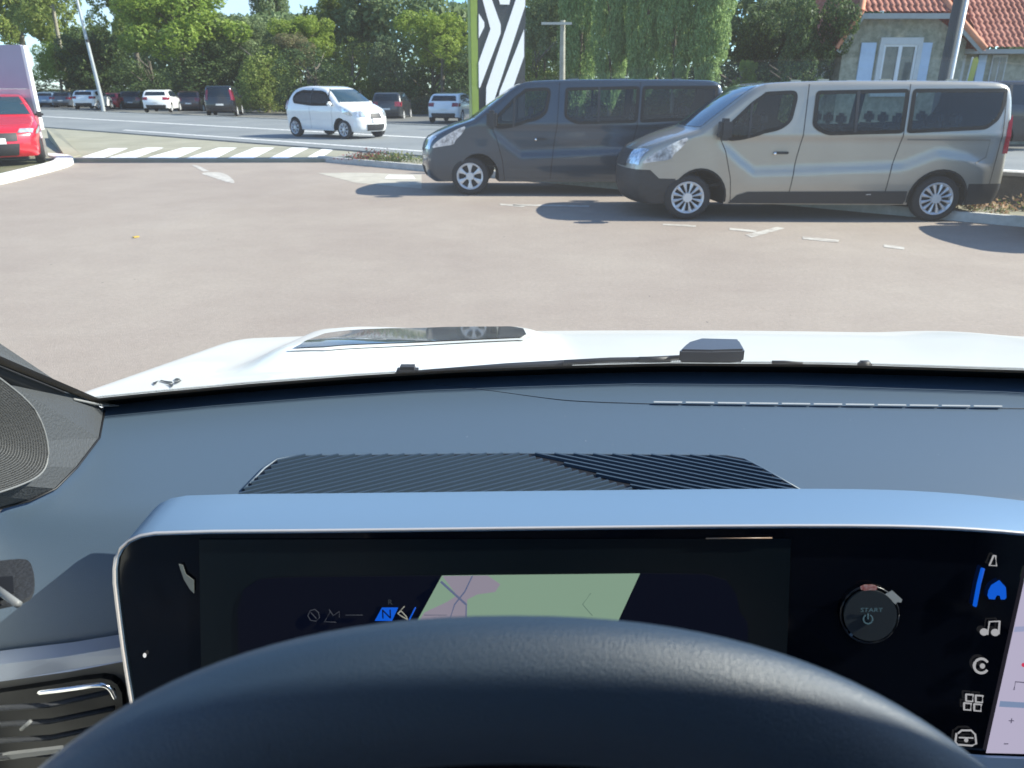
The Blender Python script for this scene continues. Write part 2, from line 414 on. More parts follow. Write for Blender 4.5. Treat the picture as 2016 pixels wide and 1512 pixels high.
    # rail and quarter panel outline, recess shade painted as darker body colour
    V.side('door_rail', poly_line_strip([(3.90, 1.16), (5.05, 1.155), (5.04, .92), (4.90, .84)], .022), mat('van_recess_shade_'+pm.name, tuple(c*.55 for c in pm['rgb']), rough=.5), off=.003)
    if two_tone:
        V.side('sill_trim', [(1.42, .25), (1.55, .37), (1.72, .42), (4.02, .44), (4.02, .30), (4.0, .25)], lowm, off=.01)
        V.side('seat_rail_mark', [(3.45, .385), (3.52, .39), (3.52, .40), (3.45, .395)], RIMM, off=.02)
    else:
        V.side('sill_trim', [(1.45, .25), (1.5, .30), (4.0, .31), (4.0, .25)], lowm, off=.006)
        V.strip('lower_grille', (.05, .3), (.0, .5), lowm, off=.008, v0=(-.7, -.7), v1=(.7, .7))
    V.strip('windscreen', (.93, 1.31), (1.78, 1.875), GLASSB, v0=(-.93, -.86), v1=(.93, .86), off=.006)
    V.strip('grille', (.01, .74), (.12, .97), BLACKP, v0=(-.62, -.62), v1=(.62, .62), off=.010)
    V.side('headlight', rpoly([(.06, .80), (.14, .90), (.30, 1.0), (.60, 1.15), (.74, 1.19), (.66, 1.06), (.52, .94), (.50, .87), (.20, .83)], 1), LAMPG, off=.008)
    for sg in (-1, 1):
        V.strip('headlight', (.02, .80), (.17, 1.01), LAMPG, v0=(sg*.62, sg*.62), v1=(sg*1.0, sg*1.0), off=.012)
    V.side('wheel_arch_trim', poly_line_strip([(.957+.41*math.cos(a), .33+.41*math.sin(a)) for a in [R(-8+196*k/16) for k in range(17)]], .03), SEAM if two_tone else pm, off=.006)
    V.side('wheel_arch_trim', poly_line_strip([(4.455+.41*math.cos(a), .33+.41*math.sin(a)) for a in [R(-8+196*k/16) for k in range(17)]], .03), SEAM if two_tone else pm, off=.006)
    V.side('tail_light', [(5.29, 1.40), (5.34, 1.50), (5.352, 1.45), (5.365, 1.0), (5.365, .97), (5.28, .97), (5.275, 1.2)], REDL, off=.002)
    V.strip('rear_screen', (5.33, 1.72), (5.365, 1.22), GLASS, v0=(-.8, -.8), v1=(.8, .8))
    for sg in (-1, 1):
        bm = bmesh.new(); y = sg*(.952)
        box(bm, (2.20, y+sg*.022, .975), (.20, .035, .035), bev=.012)
        hd = bmo('door_handle', bm, BLACKP if two_tone else BLACKP, root, True, 40)
        bm = bmesh.new(); bmesh.ops.create_uvsphere(bm, u_segments=10, v_segments=6, radius=.024)
        for v in bm.verts: v.co = Vector((v.co.x+2.11, v.co.y*.5+y+sg*.03, v.co.z+.965))
        bmo('key_lock', bm, CHROME, hd, True)
        # mirror
        bm = bmesh.new(); box(bm, (1.36, sg*1.09, 1.30), (.17, .20, .30), bev=.045)
        mm = bmo('wing_mirror', bm, BLACKP, root, True, 50)
        bm = bmesh.new(); box(bm, (1.33, sg*.98, 1.22), (.09, .16, .06), bev=.015)
        bmo('mirror_arm', bm, BLACKP, mm, True, 50)
    for x in (2.75, 3.6, 4.5):
        for sg in (-1, 1):
            bm = bmesh.new(); box(bm, (x, sg*.62, 1.955), (.16, .05, .025), bev=.008); bmo('roof_mount', bm, pm, root, True, 40)
    for x in (.957, 4.455):
        for sg in (-1, 1): wheel(root, x, sg*.835, .33, .21, sg, spokes)
    return root
def pm(name, c, metal=0, rough=.3):
    m = paint(name, c, metal, rough); m['rgb'] = c; return m
SILV = pm('champagne_grey_paint', (.37, .345, .295), .5, .33)
DGREY = pm('dark_slate_paint', (.026, .042, .062), .3, .3)
NAVY = pm('black_paint', (.012, .014, .02), .2, .25)
WHITE = pm('white_paint', (.80, .81, .80), 0, .25)
REDP = pm('red_paint', (.55, .015, .03), .1, .25)

def place_by(px, py, lx, ly, rz, z=0.0, sc=1.0):
    g = onz(px, py, z); c, s_ = math.cos(rz), math.sin(rz)
    return (g.x-(lx*c-ly*s_)*sc, g.y-(lx*s_+ly*c)*sc, z)
rz = R(-2.2)
v1 = van(place_by(1350, 433, .957, -.93, rz, 0, .98), rz, SILV, BLACKP, 'champagne grey passenger van with black bumpers and sill, nearest the camera', True, 12)
rz = R(-2.0)
v2 = van(place_by(926, 384, .957, -.93, rz, 0, .985), rz, DGREY, DGREY, 'dark slate blue passenger van with body coloured bumper, partly behind the grey van', False, 6)
rz = R(-2.2)
v1.scale = (.98, .98, .945); v2.scale = (.985, .985, .965)
pnose = onz(2150, 500, 0)
v3 = van((pnose.x, pnose.y+1.05, 0), rz, DGREY, DGREY, 'dark passenger van just past the right edge, casting its shadow on the asphalt', False, 6)

def car(name, kind, loc, rz, pmat, label, cat='car', group=None, sc=1.0, fine=False, front=True, wcol=None, belt=None, tallz=None, wt=None, grille_white=False):
    root = empty(name, loc, rz, label, cat, group); root.scale = (sc, sc, sc)
    K = {
     'mini': dict(top=[(.10, .22), (.02, .32), (.0, .52), (.06, .76), (.20, .88), (.55, 1.00), (.80, 1.07), (1.05, 1.24), (1.38, 1.43), (1.70, 1.535), (2.2, 1.585), (2.8, 1.56), (3.22, 1.47), (3.46, 1.25), (3.64, .92), (3.70, .60), (3.62, .28)], W=.80, wh=[.72, 3.08], r=.29, belt=.95, zr=1.58,
        win=[(.98, .99), (1.16, 1.15), (1.46, 1.36), (1.75, 1.44), (2.7, 1.46), (3.05, 1.38), (3.20, 1.22), (3.10, 1.05), (2.2, .98)], piv=[1.32, 2.22], ws=((.84, 1.09), (1.52, 1.49)), rs=((3.24, 1.45), (3.50, 1.12)), tl=[(3.42, 1.15), (3.52, 1.13), (3.64, .86), (3.50, .84)]),
     'hatch': dict(top=[(.10, .20), (.02, .30), (.0, .50), (.08, .72), (.35, .84), (1.0, .98), (1.15, 1.03), (1.55, 1.28), (1.85, 1.42), (2.4, 1.48), (3.2, 1.45), (3.62, 1.38), (3.85, 1.10), (4.02, .93), (4.08, .62), (4.02, .30)], W=.88, wh=[.82, 3.38], r=.31, belt=.92, zr=1.48,
        win=[(1.35, 1.0), (1.62, 1.22), (1.95, 1.37), (2.5, 1.40), (3.3, 1.35), (3.5, 1.22), (3.42, 1.06), (2.4, 1.0)], piv=[2.45], ws=((1.17, 1.05), (1.86, 1.42)), rs=((3.62, 1.37), (3.86, 1.08)), tl=[(3.70, 1.0), (4.0, .98), (4.06, .80), (3.78, .84)]),
     'suv': dict(top=[(.12, .26), (.03, .36), (.0, .60), (.06, .90), (.30, 1.02), (.95, 1.14), (1.15, 1.2), (1.55, 1.48), (1.85, 1.62), (2.4, 1.68), (3.6, 1.66), (4.02, 1.60), (4.22, 1.32), (4.34, 1.02), (4.38, .62), (4.32, .32)], W=.92, wh=[.86, 3.50], r=.35, belt=1.05, zr=1.68,
        win=[(1.38, 1.18), (1.62, 1.40), (1.95, 1.56), (2.5, 1.60), (3.6, 1.57), (3.95, 1.48), (3.98, 1.25), (2.4, 1.16)], piv=[2.45, 3.35], ws=((1.18, 1.22), (1.86, 1.62)), rs=((4.03, 1.58), (4.22, 1.22)), tl=[(4.08, 1.15), (4.32, 1.1), (4.36, .85), (4.2, .9)]),
     'mpv': dict(top=[(.12, .24), (.03, .34), (.0, .58), (.06, .84), (.30, .98), (.85, 1.10), (1.05, 1.18), (1.60, 1.58), (1.90, 1.74), (2.4, 1.80), (3.9, 1.80), (4.20, 1.76), (4.30, 1.45), (4.36, 1.02), (4.40, .60), (4.34, .32)], W=.92, wh=[.86, 3.50], r=.33, belt=1.05, zr=1.8,
        win=[(1.40, 1.18), (1.72, 1.50), (2.0, 1.66), (2.5, 1.70), (3.8, 1.70), (4.1, 1.62), (4.1, 1.25), (2.4, 1.16)], piv=[2.45, 3.4], ws=((1.08, 1.2), (1.90, 1.74)), rs=((4.21, 1.72), (4.31, 1.22)), tl=[(4.22, 1.55), (4.30, 1.55), (4.38, .95), (4.28, .95)]),
    }[kind]
    V = Veh(root, K['top'], K['W'], K['wh'], K['r'], .055, K['belt'], .27 if kind == 'mini' else .20, K['zr'], front=(.16, .8, .22), rear=(.10, .5, .12), grid=.07 if fine else .16, bev=.15 if kind == 'mini' else .10, zb=.24,
            crease=lambda x, z: .02*(1-sm(0, .10, abs(z-(K['belt']-.14)))) - .015*(1-sm(0, .12, abs(z-.5))))
    V.body(pmat, holes=(rnd(K['win'], .08),) if fine else ())
    if fine:
        V.ring('window_seal', rnd(K['win'], .08), .08, SEAM, off=.010)
        for rx_ in (K['win'][0][0]+.85, K['win'][0][0]+1.65):
            for yy in (-.38, .38):
                bm = bmesh.new(); box(bm, (rx_, yy, K['belt']-.05), (.13, .42, .5), bev=.05); box(bm, (rx_+.03, yy, K['belt']+.27), (.08, .22, .15), bev=.03); bmo('seat', bm, mat('car_seat_cloth', (.06, .06, .07), rough=.9), root, True, 50)
    V.side('side_window', rnd(K['win'], .08), SEE if fine else GLASS, off=.006)
    zb_, zt_ = K['belt']+.06, K['zr']-.1
    for x in K['piv']:
        V.side('window_pillar', [(x-.03, zb_-.02), (x+.03, zb_-.02), (x+.01, zt_+.02), (x-.05, zt_+.02)] if fine else [(x-.04, zb_), (x+.04, zb_), (x+.04, zt_), (x-.04, zt_)], BLACKP, off=.012)
    V.strip('windscreen', K['ws'][0], K['ws'][1], GLASSB, v0=(-.95, -.9), v1=(.95, .9), off=.008)
    V.strip('rear_screen', K['rs'][0], K['rs'][1], GLASS, v0=(-.82, -.86), v1=(.82, .86), off=.012)
    L = V.L
    # tail lights: corner pieces on the side and on the back
    V.side('tail_light', K['tl'], REDL, off=.012)
    zt1 = max(p[1] for p in K['tl']); zt0 = min(p[1] for p in K['tl'])
    for sg in (-1, 1):
        lo = .62 if kind != 'mpv' else .84
        V.strip('tail_light', (L-.1, zt1), (L, zt0), REDL, v0=(sg*lo, sg*lo), v1=(sg*1., sg*1.), off=.012, ny=4)
    V.strip('rear_bumper', (L, .52), (L-.06, .30), BLACKP, v0=(-.85, -.8), v1=(.85, .8), off=.012)
    V.strip('number_plate', (L, .78), (L, .66), PLATE, v0=(-.28, -.28), v1=(.28, .28), off=.02, ny=3)
    if front:
        V.side('headlight', [(.12, .70), (.2, .82), (.55, .93), (.5, .78), (.3, .70)] if kind == 'mini' else [(.10, .66), (.2, .76), (.6, .86), (.52, .74), (.3, .66)] if kind == 'hatch' else [(.08, .80), (.15, .90), (.62, 1.0), (.5, .86), (.3, .78)], LAMPG, off=.012)
        zl = .8 if kind == 'mini' else .70 if kind == 'hatch' else .88
        for sg in (-1, 1):
            V.strip('headlight', (.03, zl-.10 if kind == 'mini' else zl-.01), (.16, zl+.06), LAMPG, v0=(sg*.60, sg*.66), v1=(sg*.98, sg*.98), off=.014, ny=4)
        V.strip('grille', (.0, zl-.16), (.08, zl-.02), BLACKP, v0=(-.38 if kind == 'mini' else -.58, -.3 if kind == 'mini' else -.58), v1=(.38 if kind == 'mini' else .58, .3 if kind == 'mini' else .58), off=.012)
        V.strip('lower_grille', (.08, .26), (.0, .46), BLACKP, v0=(-.55, -.62), v1=(.55, .62), off=.012)
        V.strip('number_plate', (.0, .50), (.0, .62), PLATE, v0=(-.28, -.28), v1=(.28, .28), off=.028, ny=3)
    for sg in (-1, 1):
        bm = bmesh.new(); mx = K['win'][0][0]+.22; box(bm, (mx, sg*(K['W']+.08), K['belt']+.10), (.13, .17, .13), bev=.04)
        bmo('wing_mirror', bm, pmat if fine and kind == 'mini' else BLACKP, root, True, 60)
        if fine:
            for hx in ([2.05] if kind == 'mini' else [2.3, 3.1]):
                bm = bmesh.new(); box(bm, (hx, sg*(K['W']+.01), K['belt']-.12), (.16, .03, .03), bev=.01); bmo('door_handle', bm, pmat, root, True, 60)
            V.side('panel_gap', poly_line_strip([(K['win'][0][0]+.1, K['belt']), (K['win'][0][0]+.15, .3)], .008), SEAM, sides=(sg,), off=.003)
            V.side('panel_gap', poly_line_strip([(K['piv'][-1]+.05, K['belt']), (K['piv'][-1]+.02, .3)], .008), SEAM, sides=(sg,), off=.003)
    for x in K['wh']:
        for sg in (-1, 1): wheel(root, x, sg*(K['W']-.10), K['r'], .19, sg, 8 if fine else 5, fine=fine)
    return root
# ------------------------------------------------------------------ road alignment
ZR = .12; ZP = .08
RA = onz(80, 215, ZR); RB = onz(2016, 297, ZR)
ru = (RA-RB).normalized(); rn = Vector((-ru.y, ru.x, 0));
if rn.y < 0: rn = -rn
RB0 = RB.copy()
def road_off(px, off, z=0.):
    """ground point on the pixel column px (near the horizon) lying off metres beyond the far road edge"""
    lo, hi = 5., 400.
    for _ in range(60):
        Y = (lo+hi)/2; d = Y*cp+(H-z)*sp; X = (px-1008)/F*d
        if (Vector((X, Y, 0))-Vector((RB0.x, RB0.y, 0))).dot(rn) > off: hi = Y
        else: lo = Y
    return Vector((X, Y, z))
# moving white car
rz = R(144)
car('small_white_car', 'mini', place_by(678, 274, .72, .79, rz, ZR, 1.06), rz, WHITE, 'small rounded white city car driving along the road', 'car', None, 1.06, fine=True)
# red car by the panel
rz = R(122)
car('red_car', 'hatch', place_by(2, 330, 0.02, 0, rz, .05, 1.06), rz, REDP, 'red car parked nose out on the kerbed corner, cut by the left edge', 'car', None, 1.06, fine=True)
# parked row
BLG = pm('blue_grey_paint', (.22, .30, .40), .3); MID = pm('slate_grey_paint', (.08, .10, .13), .3); CHA = pm('charcoal_paint', (.035, .04, .045), .3); MAR = pm('brown_grey_paint', (.07, .045, .05), .3)
rows = [(90, 213, 'hatch', BLG, 'pale blue parked car, leftmost in the far row beside the pale panel', 30, 6),
        (122, 214, 'hatch', MID, 'grey blue hatchback parked between the pale blue car and a white car', 31, 4),
        (166, 216, 'hatch', WHITE, 'white hatchback parked just left of the grey lamp post', 36, 4),
        (214, 218, 'hatch', REDP, 'bright red hatchback parked behind the foot of the lamp post', 33, 5),
        (259, 219, 'suv', CHA, 'dark grey estate parked between the red car and a white hatchback', 37, 8),
        (309, 222, 'hatch', WHITE, 'white hatchback parked between two dark cars under the maple', 42, 10),
        (374, 223, 'suv', MAR, 'brown grey car with red tail lights parked beside the black van', 41, 8),
        (436, 230, 'mpv', NAVY, 'tall black people carrier with white plate, rightmost of the left row', 56, 12),
        (762, 240, 'suv', CHA, 'dark grey car parked behind the bonnet of the moving white car', 54, -2),
        (872, 243, 'hatch', WHITE, 'white hatchback parked alone against the dark bush, left of the totem', 55, -12)]
KH = {'hatch': 1.48, 'suv': 1.68, 'mpv': 1.8}
KL = {'hatch': 4.08, 'suv': 4.38, 'mpv': 4.40}
for (px, py, kd, pt, lb, hpx, hd) in rows:
    ppm = hpx/(KH[kd]*.98); dpt = F/ppm         # depth from apparent height
    Y = (dpt-(H)*sp)/cp; z = H-(py-171)/ppm*1.0
    Y0 = (dpt-(H-z)*sp)/cp
    X = (px-1008)/F*dpt
    # exact ground height on that ray
    r_ = ray(px, py); t = Y0/r_.y; z = H+r_.z*t
    th = R(-90+hd); c, s_ = math.cos(th), math.sin(th)
    car('parked_car', kd, (X-KL[kd]*c, Y0-KL[kd]*s_, z), th, pt, lb, 'car', 'cars parked along the far side of the road', 1.0, front=False)
p = ony(2010, 288, 21.5)
car('parked_car', 'mpv', (p.x+3.2, 22.8, .12), R(180-2), NAVY, 'black vehicle standing beyond the road behind the tail of the grey van', 'car')

# ------------------------------------------------------------------ ground and surfaces
ASPH = mat('lot_asphalt', (.262, .216, .184), rough=.85, col2=(.335, .288, .242), nscale=.35, ramp=(.3, .7), bump=.5, bscale=90, detail=8, spec=.3)
def detail_mix(m, scale, amt):
    """multiply fine aggregate speckle into a material's colour"""
    n = m.node_tree; b = n.nodes['Principled BSDF']; l = b.inputs['Base Color'].links
    tcx = n.nodes.new('ShaderNodeTexCoord'); x = n.nodes.new('ShaderNodeTexNoise'); x.inputs['Scale'].default_value = scale; x.inputs['Detail'].default_value = 6; x.inputs['Roughness'].default_value = .8
    n.links.new(tcx.outputs['Object'], x.inputs['Vector'])
    mr = n.nodes.new('ShaderNodeMapRange'); mr.inputs[1].default_value = .3; mr.inputs[2].default_value = .7; mr.inputs[3].default_value = 1-amt; mr.inputs[4].default_value = 1+amt
    n.links.new(x.outputs[0], mr.inputs[0])
    mx = n.nodes.new('ShaderNodeMixRGB'); mx.blend_type = 'MULTIPLY'; mx.inputs[0].default_value = 1
    if l: n.links.new(l[0].from_socket, mx.inputs[1])
    else: mx.inputs[1].default_value = b.inputs['Base Color'].default_value
    n.links.new(mr.outputs[0], mx.inputs[2]); n.links.new(mx.outputs[0], b.inputs['Base Color'])
detail_mix(ASPH, 25, .14)
detail_mix(ASPH, 3, .05)
ROADM = mat('road_asphalt', (.17, .185, .19), rough=.8, col2=(.22, .235, .235), nscale=.3, bump=.4, bscale=80); detail_mix(ROADM, 12, .08)
PAVE = mat('pavement_concrete', (.25, .24, .175), rough=.9, col2=(.32, .305, .23), nscale=.8, detail=7, bump=.3, bscale=40); detail_mix(PAVE, 8, .08)
MARK = mat('white_road_paint', (.82, .82, .80), rough=.7, noise_amt=.12, nscale=6, detail=7)
WORN = mat('worn_road_paint', (.48, .455, .41), rough=.8, col2=(.30, .265, .23), nscale=6, detail=8, ramp=(.45, .65))
KERBM = mat('white_kerb_paint', (.75, .74, .70), rough=.7, noise_amt=.1, nscale=5)
EARTH = mat('earth_grass', (.07, .085, .03), rough=1, col2=(.16, .14, .08), nscale=1.5, detail=8, bump=.8, bscale=20)
VERGE = mat('verge_gravel', (.16, .17, .13), rough=1, col2=(.30, .27, .20), nscale=5, detail=8, bump=.9, bscale=30)
pyo('ground', [(-400, -60, -.16), (400, -60, -.16), (400, 900, -.16), (-400, 900, -.16)], [(0, 1, 2, 3)], EARTH)['kind'] = 'structure'
def slab(name, pts, z, m, skirt=.3, kind='structure', slope=.0):
    bm = bmesh.new(); P = [Vector((p[0], p[1], z)) for p in pts]
    area = sum(P[i].x*P[(i+1) % len(P)].y-P[(i+1) % len(P)].x*P[i].y for i in range(len(P)))
    if area < 0: P = P[::-1]
    prism(bm, P, (0, 0, -skirt))
    o = bmo(name, bm, m); 
    if kind: o['kind'] = kind
    return o
def lotp(px, py): v = onz(px, py, 0); return (v.x, v.y)
yl = onz(400, 319.5, 0).y
V0 = onz(640, 319, 0)
Ve = onz(2016, 447, 0); Vd = (Ve-V0)
slab('parking_lot', [(-40, -20), (30, -20), (30, 2), (Ve.x+Vd.x*.6, Ve.y+Vd.y*.6), (V0.x, V0.y), (V0.x, yl), (-40, yl)], 0., ASPH)
# road runs diagonally; near edge about 8.6 m this side of the far edge
def rp(al, off): q = RB0+ru*al+rn*off; return (q.x, q.y)
NE = [onz(80, 249, ZR), onz(560, 276, ZR)]
offn = min((q-RB0).dot(rn) for q in NE)
slab('road', [rp(-60, 0), rp(150, 0), rp(150, offn), rp(-60, offn)], ZR, ROADM, .28)
slab('far_parking', [rp(-60, .02), rp(160, .02), rp(160, 14), rp(-60, 14)], -.02, mat('far_parking_asphalt', (.13, .13, .12), rough=.9, noise_amt=.15, nscale=1), .14)
slab('roadside_kerb', [rp(-60, .03), rp(160, .03), rp(160, .25), rp(-60, .25)], ZR+.04, mat('kerb_concrete', (.33, .32, .28), rough=.9, noise_amt=.1), .2)
x0 = onz(640, 312, ZP).x
nb = [rp(150, offn-.01), (RB0+ru*0+rn*offn).to_2d()[:]]
# pavement between lot and road on the left of the exit
def ronear(X):  # Y of the near road edge at X
    a = RB0+rn*offn; return a.y+(X-a.x)*ru.y/ru.x
slab('pavement', [(-60, yl+.02), (x0, yl+.02), (x0+.3, ronear(x0+.3)-.01), (-60, ronear(-60)-.01)], ZP, PAVE, .2)
slab('exit_lane', [(x0+.005, yl+.02), (V0.x+1.2, yl+.02), (Ve.x*1.6, ronear(Ve.x*1.6)-.02), (x0+.31, ronear(x0+.31)-.01)], ZP-.004, mat('exit_asphalt', (.24, .235, .21), rough=.9, col2=(.30, .29, .255), nscale=.6), .2)
def marking(name, quads, z, m, lift=.004):
    bm = bmesh.new()
    for q in quads:
        P = [onz(x, y, z) for x, y in q]
        vs = [bm.verts.new((p.x, p.y, z+lift)) for p in P]
        f = bm.faces.new(vs); f.normal_update()
        if f.normal.z < 0: f.normal_flip()
    o = bmo(name, bm, m); o['kind'] = 'structure'; return o
zb = [((160, 310), (205, 311), (252, 292), (216, 292)), ((212, 311), (268, 311), (322, 291), (288, 291)), ((288, 311), (347, 312), (397, 291), (360, 291)),
      ((366, 312), (425, 312), (466, 291), (430, 291)), ((448, 312), (499, 312), (540, 291), (500, 291)), ((530, 312), (567, 312), (609, 291), (574, 291)), ((605, 310), (635, 309), (670, 286), (648, 286))]
marking('zebra_crossing', zb, ZP, MARK)
def roadline(name, a0, a1, off, wd, m):
    P = [rp(a0, off-wd/2), rp(a1, off-wd/2), rp(a1, off+wd/2), rp(a0, off+wd/2)]
    o = pyo(name, [(p[0], p[1], ZR+.005) for p in P], [(0, 1, 2, 3)], m); o['kind'] = 'structure'
cl = (onz(80, 229, ZR)-RB0).dot(rn)
roadline('road_centre_line', -50, 150, cl, .22, MARK)
roadline('road_edge_line', -50, 30, offn+.9, .16, MARK)
marking('parking_bay_line', [((1010, 402), (1160, 405), (1160, 408), (1010, 405)), ((1305, 441), (1370, 444), (1370, 447), (1305, 444)),
   ((1580, 466), (1652, 473), (1650, 478), (1580, 471)), ((1740, 482), (1780, 487), (1780, 492), (1740, 487)), ((1467, 463), (1530, 447), (1545, 450), (1480, 468)), ((1436, 449), (1490, 454), (1488, 458), (1436, 453)), ((985, 401), (1035, 405), (1030, 408), (985, 404))], 0., WORN)
marking('arrow_marking', [((377, 325), (388, 326), (412, 337), (400, 338)), rpoly([(390, 341), (430, 338), (452, 346), (466, 363), (440, 357), (415, 348)], 2)], 0., WORN)
marking('exit_give_way_line', [((745, 296), (790, 296), (792, 300), (740, 300))], ZP, MARK)
marking('bay_corner_paint', [((625, 341), (700, 340), (830, 344), (830, 372), (700, 360))], 0., mat('pale_patch_asphalt', (.40, .37, .31), rough=.9, noise_amt=.12, nscale=3), .003)
marking('bay_front_line', [((765, 345), (812, 346), (818, 353), (758, 352))], 0., MARK, .008)
# ------------------------------------------------------------------ corner island with white kerb (left)
isl = [(-420, 420), (-200, 385), (-60, 362), (0, 352), (60, 338), (105, 327), (128, 319), (128, 312), (105, 307), (60, 305), (-60, 303), (-420, 303)]
slab('corner_island', [tuple(onz(x, y, .05).to_2d()) for x, y in isl], .05, EARTH, .3)
bm = bmesh.new(); kp = [onz(x, y, .07) for x, y in chaikin([(-420, 425), (-200, 385), (-60, 363), (0, 352), (60, 337), (105, 326), (127, 318), (126, 310), (95, 307), (40, 306), (-60, 305)], 2)]
L = []; 
for i, p in enumerate(kp):
    a = kp[max(0, i-1)]; b = kp[min(len(kp)-1, i+1)]; d = (b-a); d.z = 0; d.normalize(); n = Vector((-d.y, d.x, 0))*.20
    L.append([bm.verts.new(p+n*s_+Vector((0, 0, zz))) for s_, zz in ((-1, -.2), (-1, .04), (-.8, .06), (.8, .06), (1, .04), (1, -.2))])
for i in range(len(L)-1):
    for k in range(5): bm.faces.new((L[i][k], L[i][k+1], L[i+1][k+1], L[i+1][k]))
bm.faces.new(L[0]); bm.faces.new(L[-1][::-1]); bmesh.ops.recalc_face_normals(bm, faces=bm.faces[:])
tag(bmo('white_kerb', bm, KERBM), kind='structure')
# sloping wedge of kerb beside the zebra
bm = bmesh.new()
P = [onz(95, 272, ZP), onz(112, 274, ZP), onz(160, 306, ZP), onz(132, 314, ZP)]
A = [bm.verts.new(p+Vector((0, 0, h))) for p, h in zip(P, (.34, .34, .02, .02))]; B = [bm.verts.new(p+Vector((0, 0, -.1))) for p in P]
bm.faces.new(A); 
for i in range(4): bm.faces.new((A[i], A[(i+1) % 4], B[(i+1) % 4], B[i]))
bmesh.ops.recalc_face_normals(bm, faces=bm.faces[:]); tag(bmo('sloping_kerb', bm, PAVE), kind='structure')
# ------------------------------------------------------------------ verge between lot and road
vn = Vector((-Vd.y, Vd.x, 0)).normalized()
if vn.y < 0: vn = -vn
def vp(t, o, z=0.): q = V0+Vd*t+vn*o; return Vector((q.x, q.y, z))
slab('verge', [tuple(vp(-.02, .12).to_2d()), tuple(vp(1.8, .12).to_2d()), tuple(vp(1.8, 2.6).to_2d()), tuple(vp(.3, 2.6).to_2d()), tuple(vp(.02, .9).to_2d())], .10, VERGE, .25)
bm = bmesh.new(); prism(bm, [vp(-.02, -.02, .13), vp(1.8, -.02, .13), vp(1.8, .13, .13), vp(-.02, .13, .13)], (0, 0, -.2))
bmesh.ops.bevel(bm, geom=[e for e in bm.edges if abs(e.verts[0].co.z-.13) < 1e-4 and abs(e.verts[1].co.z-.13) < 1e-4], offset=.02, segments=2, affect='EDGES')
tag(bmo('verge_kerb', bm, mat('pale_kerb', (.48, .47, .44), rough=.8, noise_amt=.12)), kind='structure')
CONC = mat('wall_concrete', (.14, .135, .125), rough=.9, noise_amt=.25, nscale=2.5, detail=7, bump=.4)
bm = bmesh.new()
for t0, t1 in ((.62, .80), (.803, .985), (.988, 1.17), (1.173, 1.5)):
    prism(bm, [vp(t0, 1.45, .52), vp(t1, 1.45, .52), vp(t1, 1.62, .52), vp(t0, 1.62, .52)], (0, 0, -.45))
bmc = bmesh.new(); prism(bmc, [vp(.61, 1.40, .575), vp(1.5, 1.40, .575), vp(1.5, 1.67, .575), vp(.61, 1.67, .575)], (0, 0, -.052))
wroot = empty('low_wall', vp(1., 1.5), 0, 'low dark concrete wall on the verge behind the grey van\'s rear wheel', 'wall')
inv = Matrix.Translation(-Vector(wroot.location))
for nm, b_, m_ in (('panels', bm, CONC), ('coping', bmc, mat('coping_stone', (.30, .29, .27), rough=.9, noise_amt=.1))):
    bmesh.ops.transform(b_, matrix=inv, verts=b_.verts); bmo(nm, b_, m_, wroot)
# verge plants
def leafcloud(name, pts, size, m, parent=None, up=.5, seed=1):
    rg = np.random.default_rng(seed); n = len(pts); P = np.array(pts)
    a = rg.normal(size=(n, 3)); a /= np.linalg.norm(a, axis=1)[:, None]
    b = np.cross(a, rg.normal(size=(n, 3))); b /= np.linalg.norm(b, axis=1)[:, None]
    s_ = size*(rg.uniform(.6, 1.4, size=(n, 1)))
    v = np.stack([P-a*s_, P-b*s_*.5, P+a*s_, P+b*s_*.5], 1).reshape(-1, 3)
    me = bpy.data.meshes.new(name); me.vertices.add(4*n); me.vertices.foreach_set('co', v.ravel())
    me.loops.add(4*n); me.loops.foreach_set('vertex_index', np.arange(4*n)); me.polygons.add(n)
    me.polygons.foreach_set('loop_start', np.arange(n)*4); me.polygons.foreach_set('loop_total', np.full(n, 4)); me.update(); me.validate()
    return link(name, me, m, parent)
GRN = leafmat('weed_leaves', (.06, .10, .02), (.13, .18, .05), (.28, .27, .10))
DRY = leafmat('dry_leaves', (.25, .14, .08), (.40, .26, .16), (.45, .36, .24))
rg = np.random.default_rng(3)
def scatter(t0, t1, o0, o1, z, hz, n):
    out = []
    for _ in range(n):
        t = rg.uniform(t0, t1); o = rg.uniform(o0, o1); q = vp(t, o); k = noise.noise(Vector((q.x*1.3, q.y*1.3, 0)))
        if k < -.05: continue
        out.append((q.x, q.y, z+abs(rg.normal())*hz*(.4+k)))
    return out
tag(leafcloud('verge_weeds', scatter(.03, 1.6, .2, 1.3, .11, .10, 9000), .022, GRN, seed=4), kind='stuff', label='low green and yellow weeds on the gravel verge', cat='weeds')
tag(leafcloud('dry_plants', scatter(.93, 1.4, .25, 1.1, .11, .16, 2600), .035, DRY, seed=5), kind='stuff', label='dry brown leafy plants at the right end of the verge', cat='plants')
# low flowering plants at the left tip of the verge
for i, (t, c_, lb) in enumerate(((.16, 'r', 'low red and brown flowering plant at the left tip of the verge'), (.24, 'g', 'low dark green plant on the verge in front of the slate van\'s bumper'))):
    q = vp(t*.6, .35); pts = [(q.x+rg.normal()*.28, q.y+rg.normal()*.1, .12+abs(rg.normal())*.09) for _ in range(500)]
    mm = leafmat('flower_leaves', (.05, .09, .03), (.20, .05, .05), (.35, .06, .06)) if c_ == 'r' else GRN
    tag(leafcloud('low_plant', pts, .03, mm, seed=20+i), lb, 'plant')
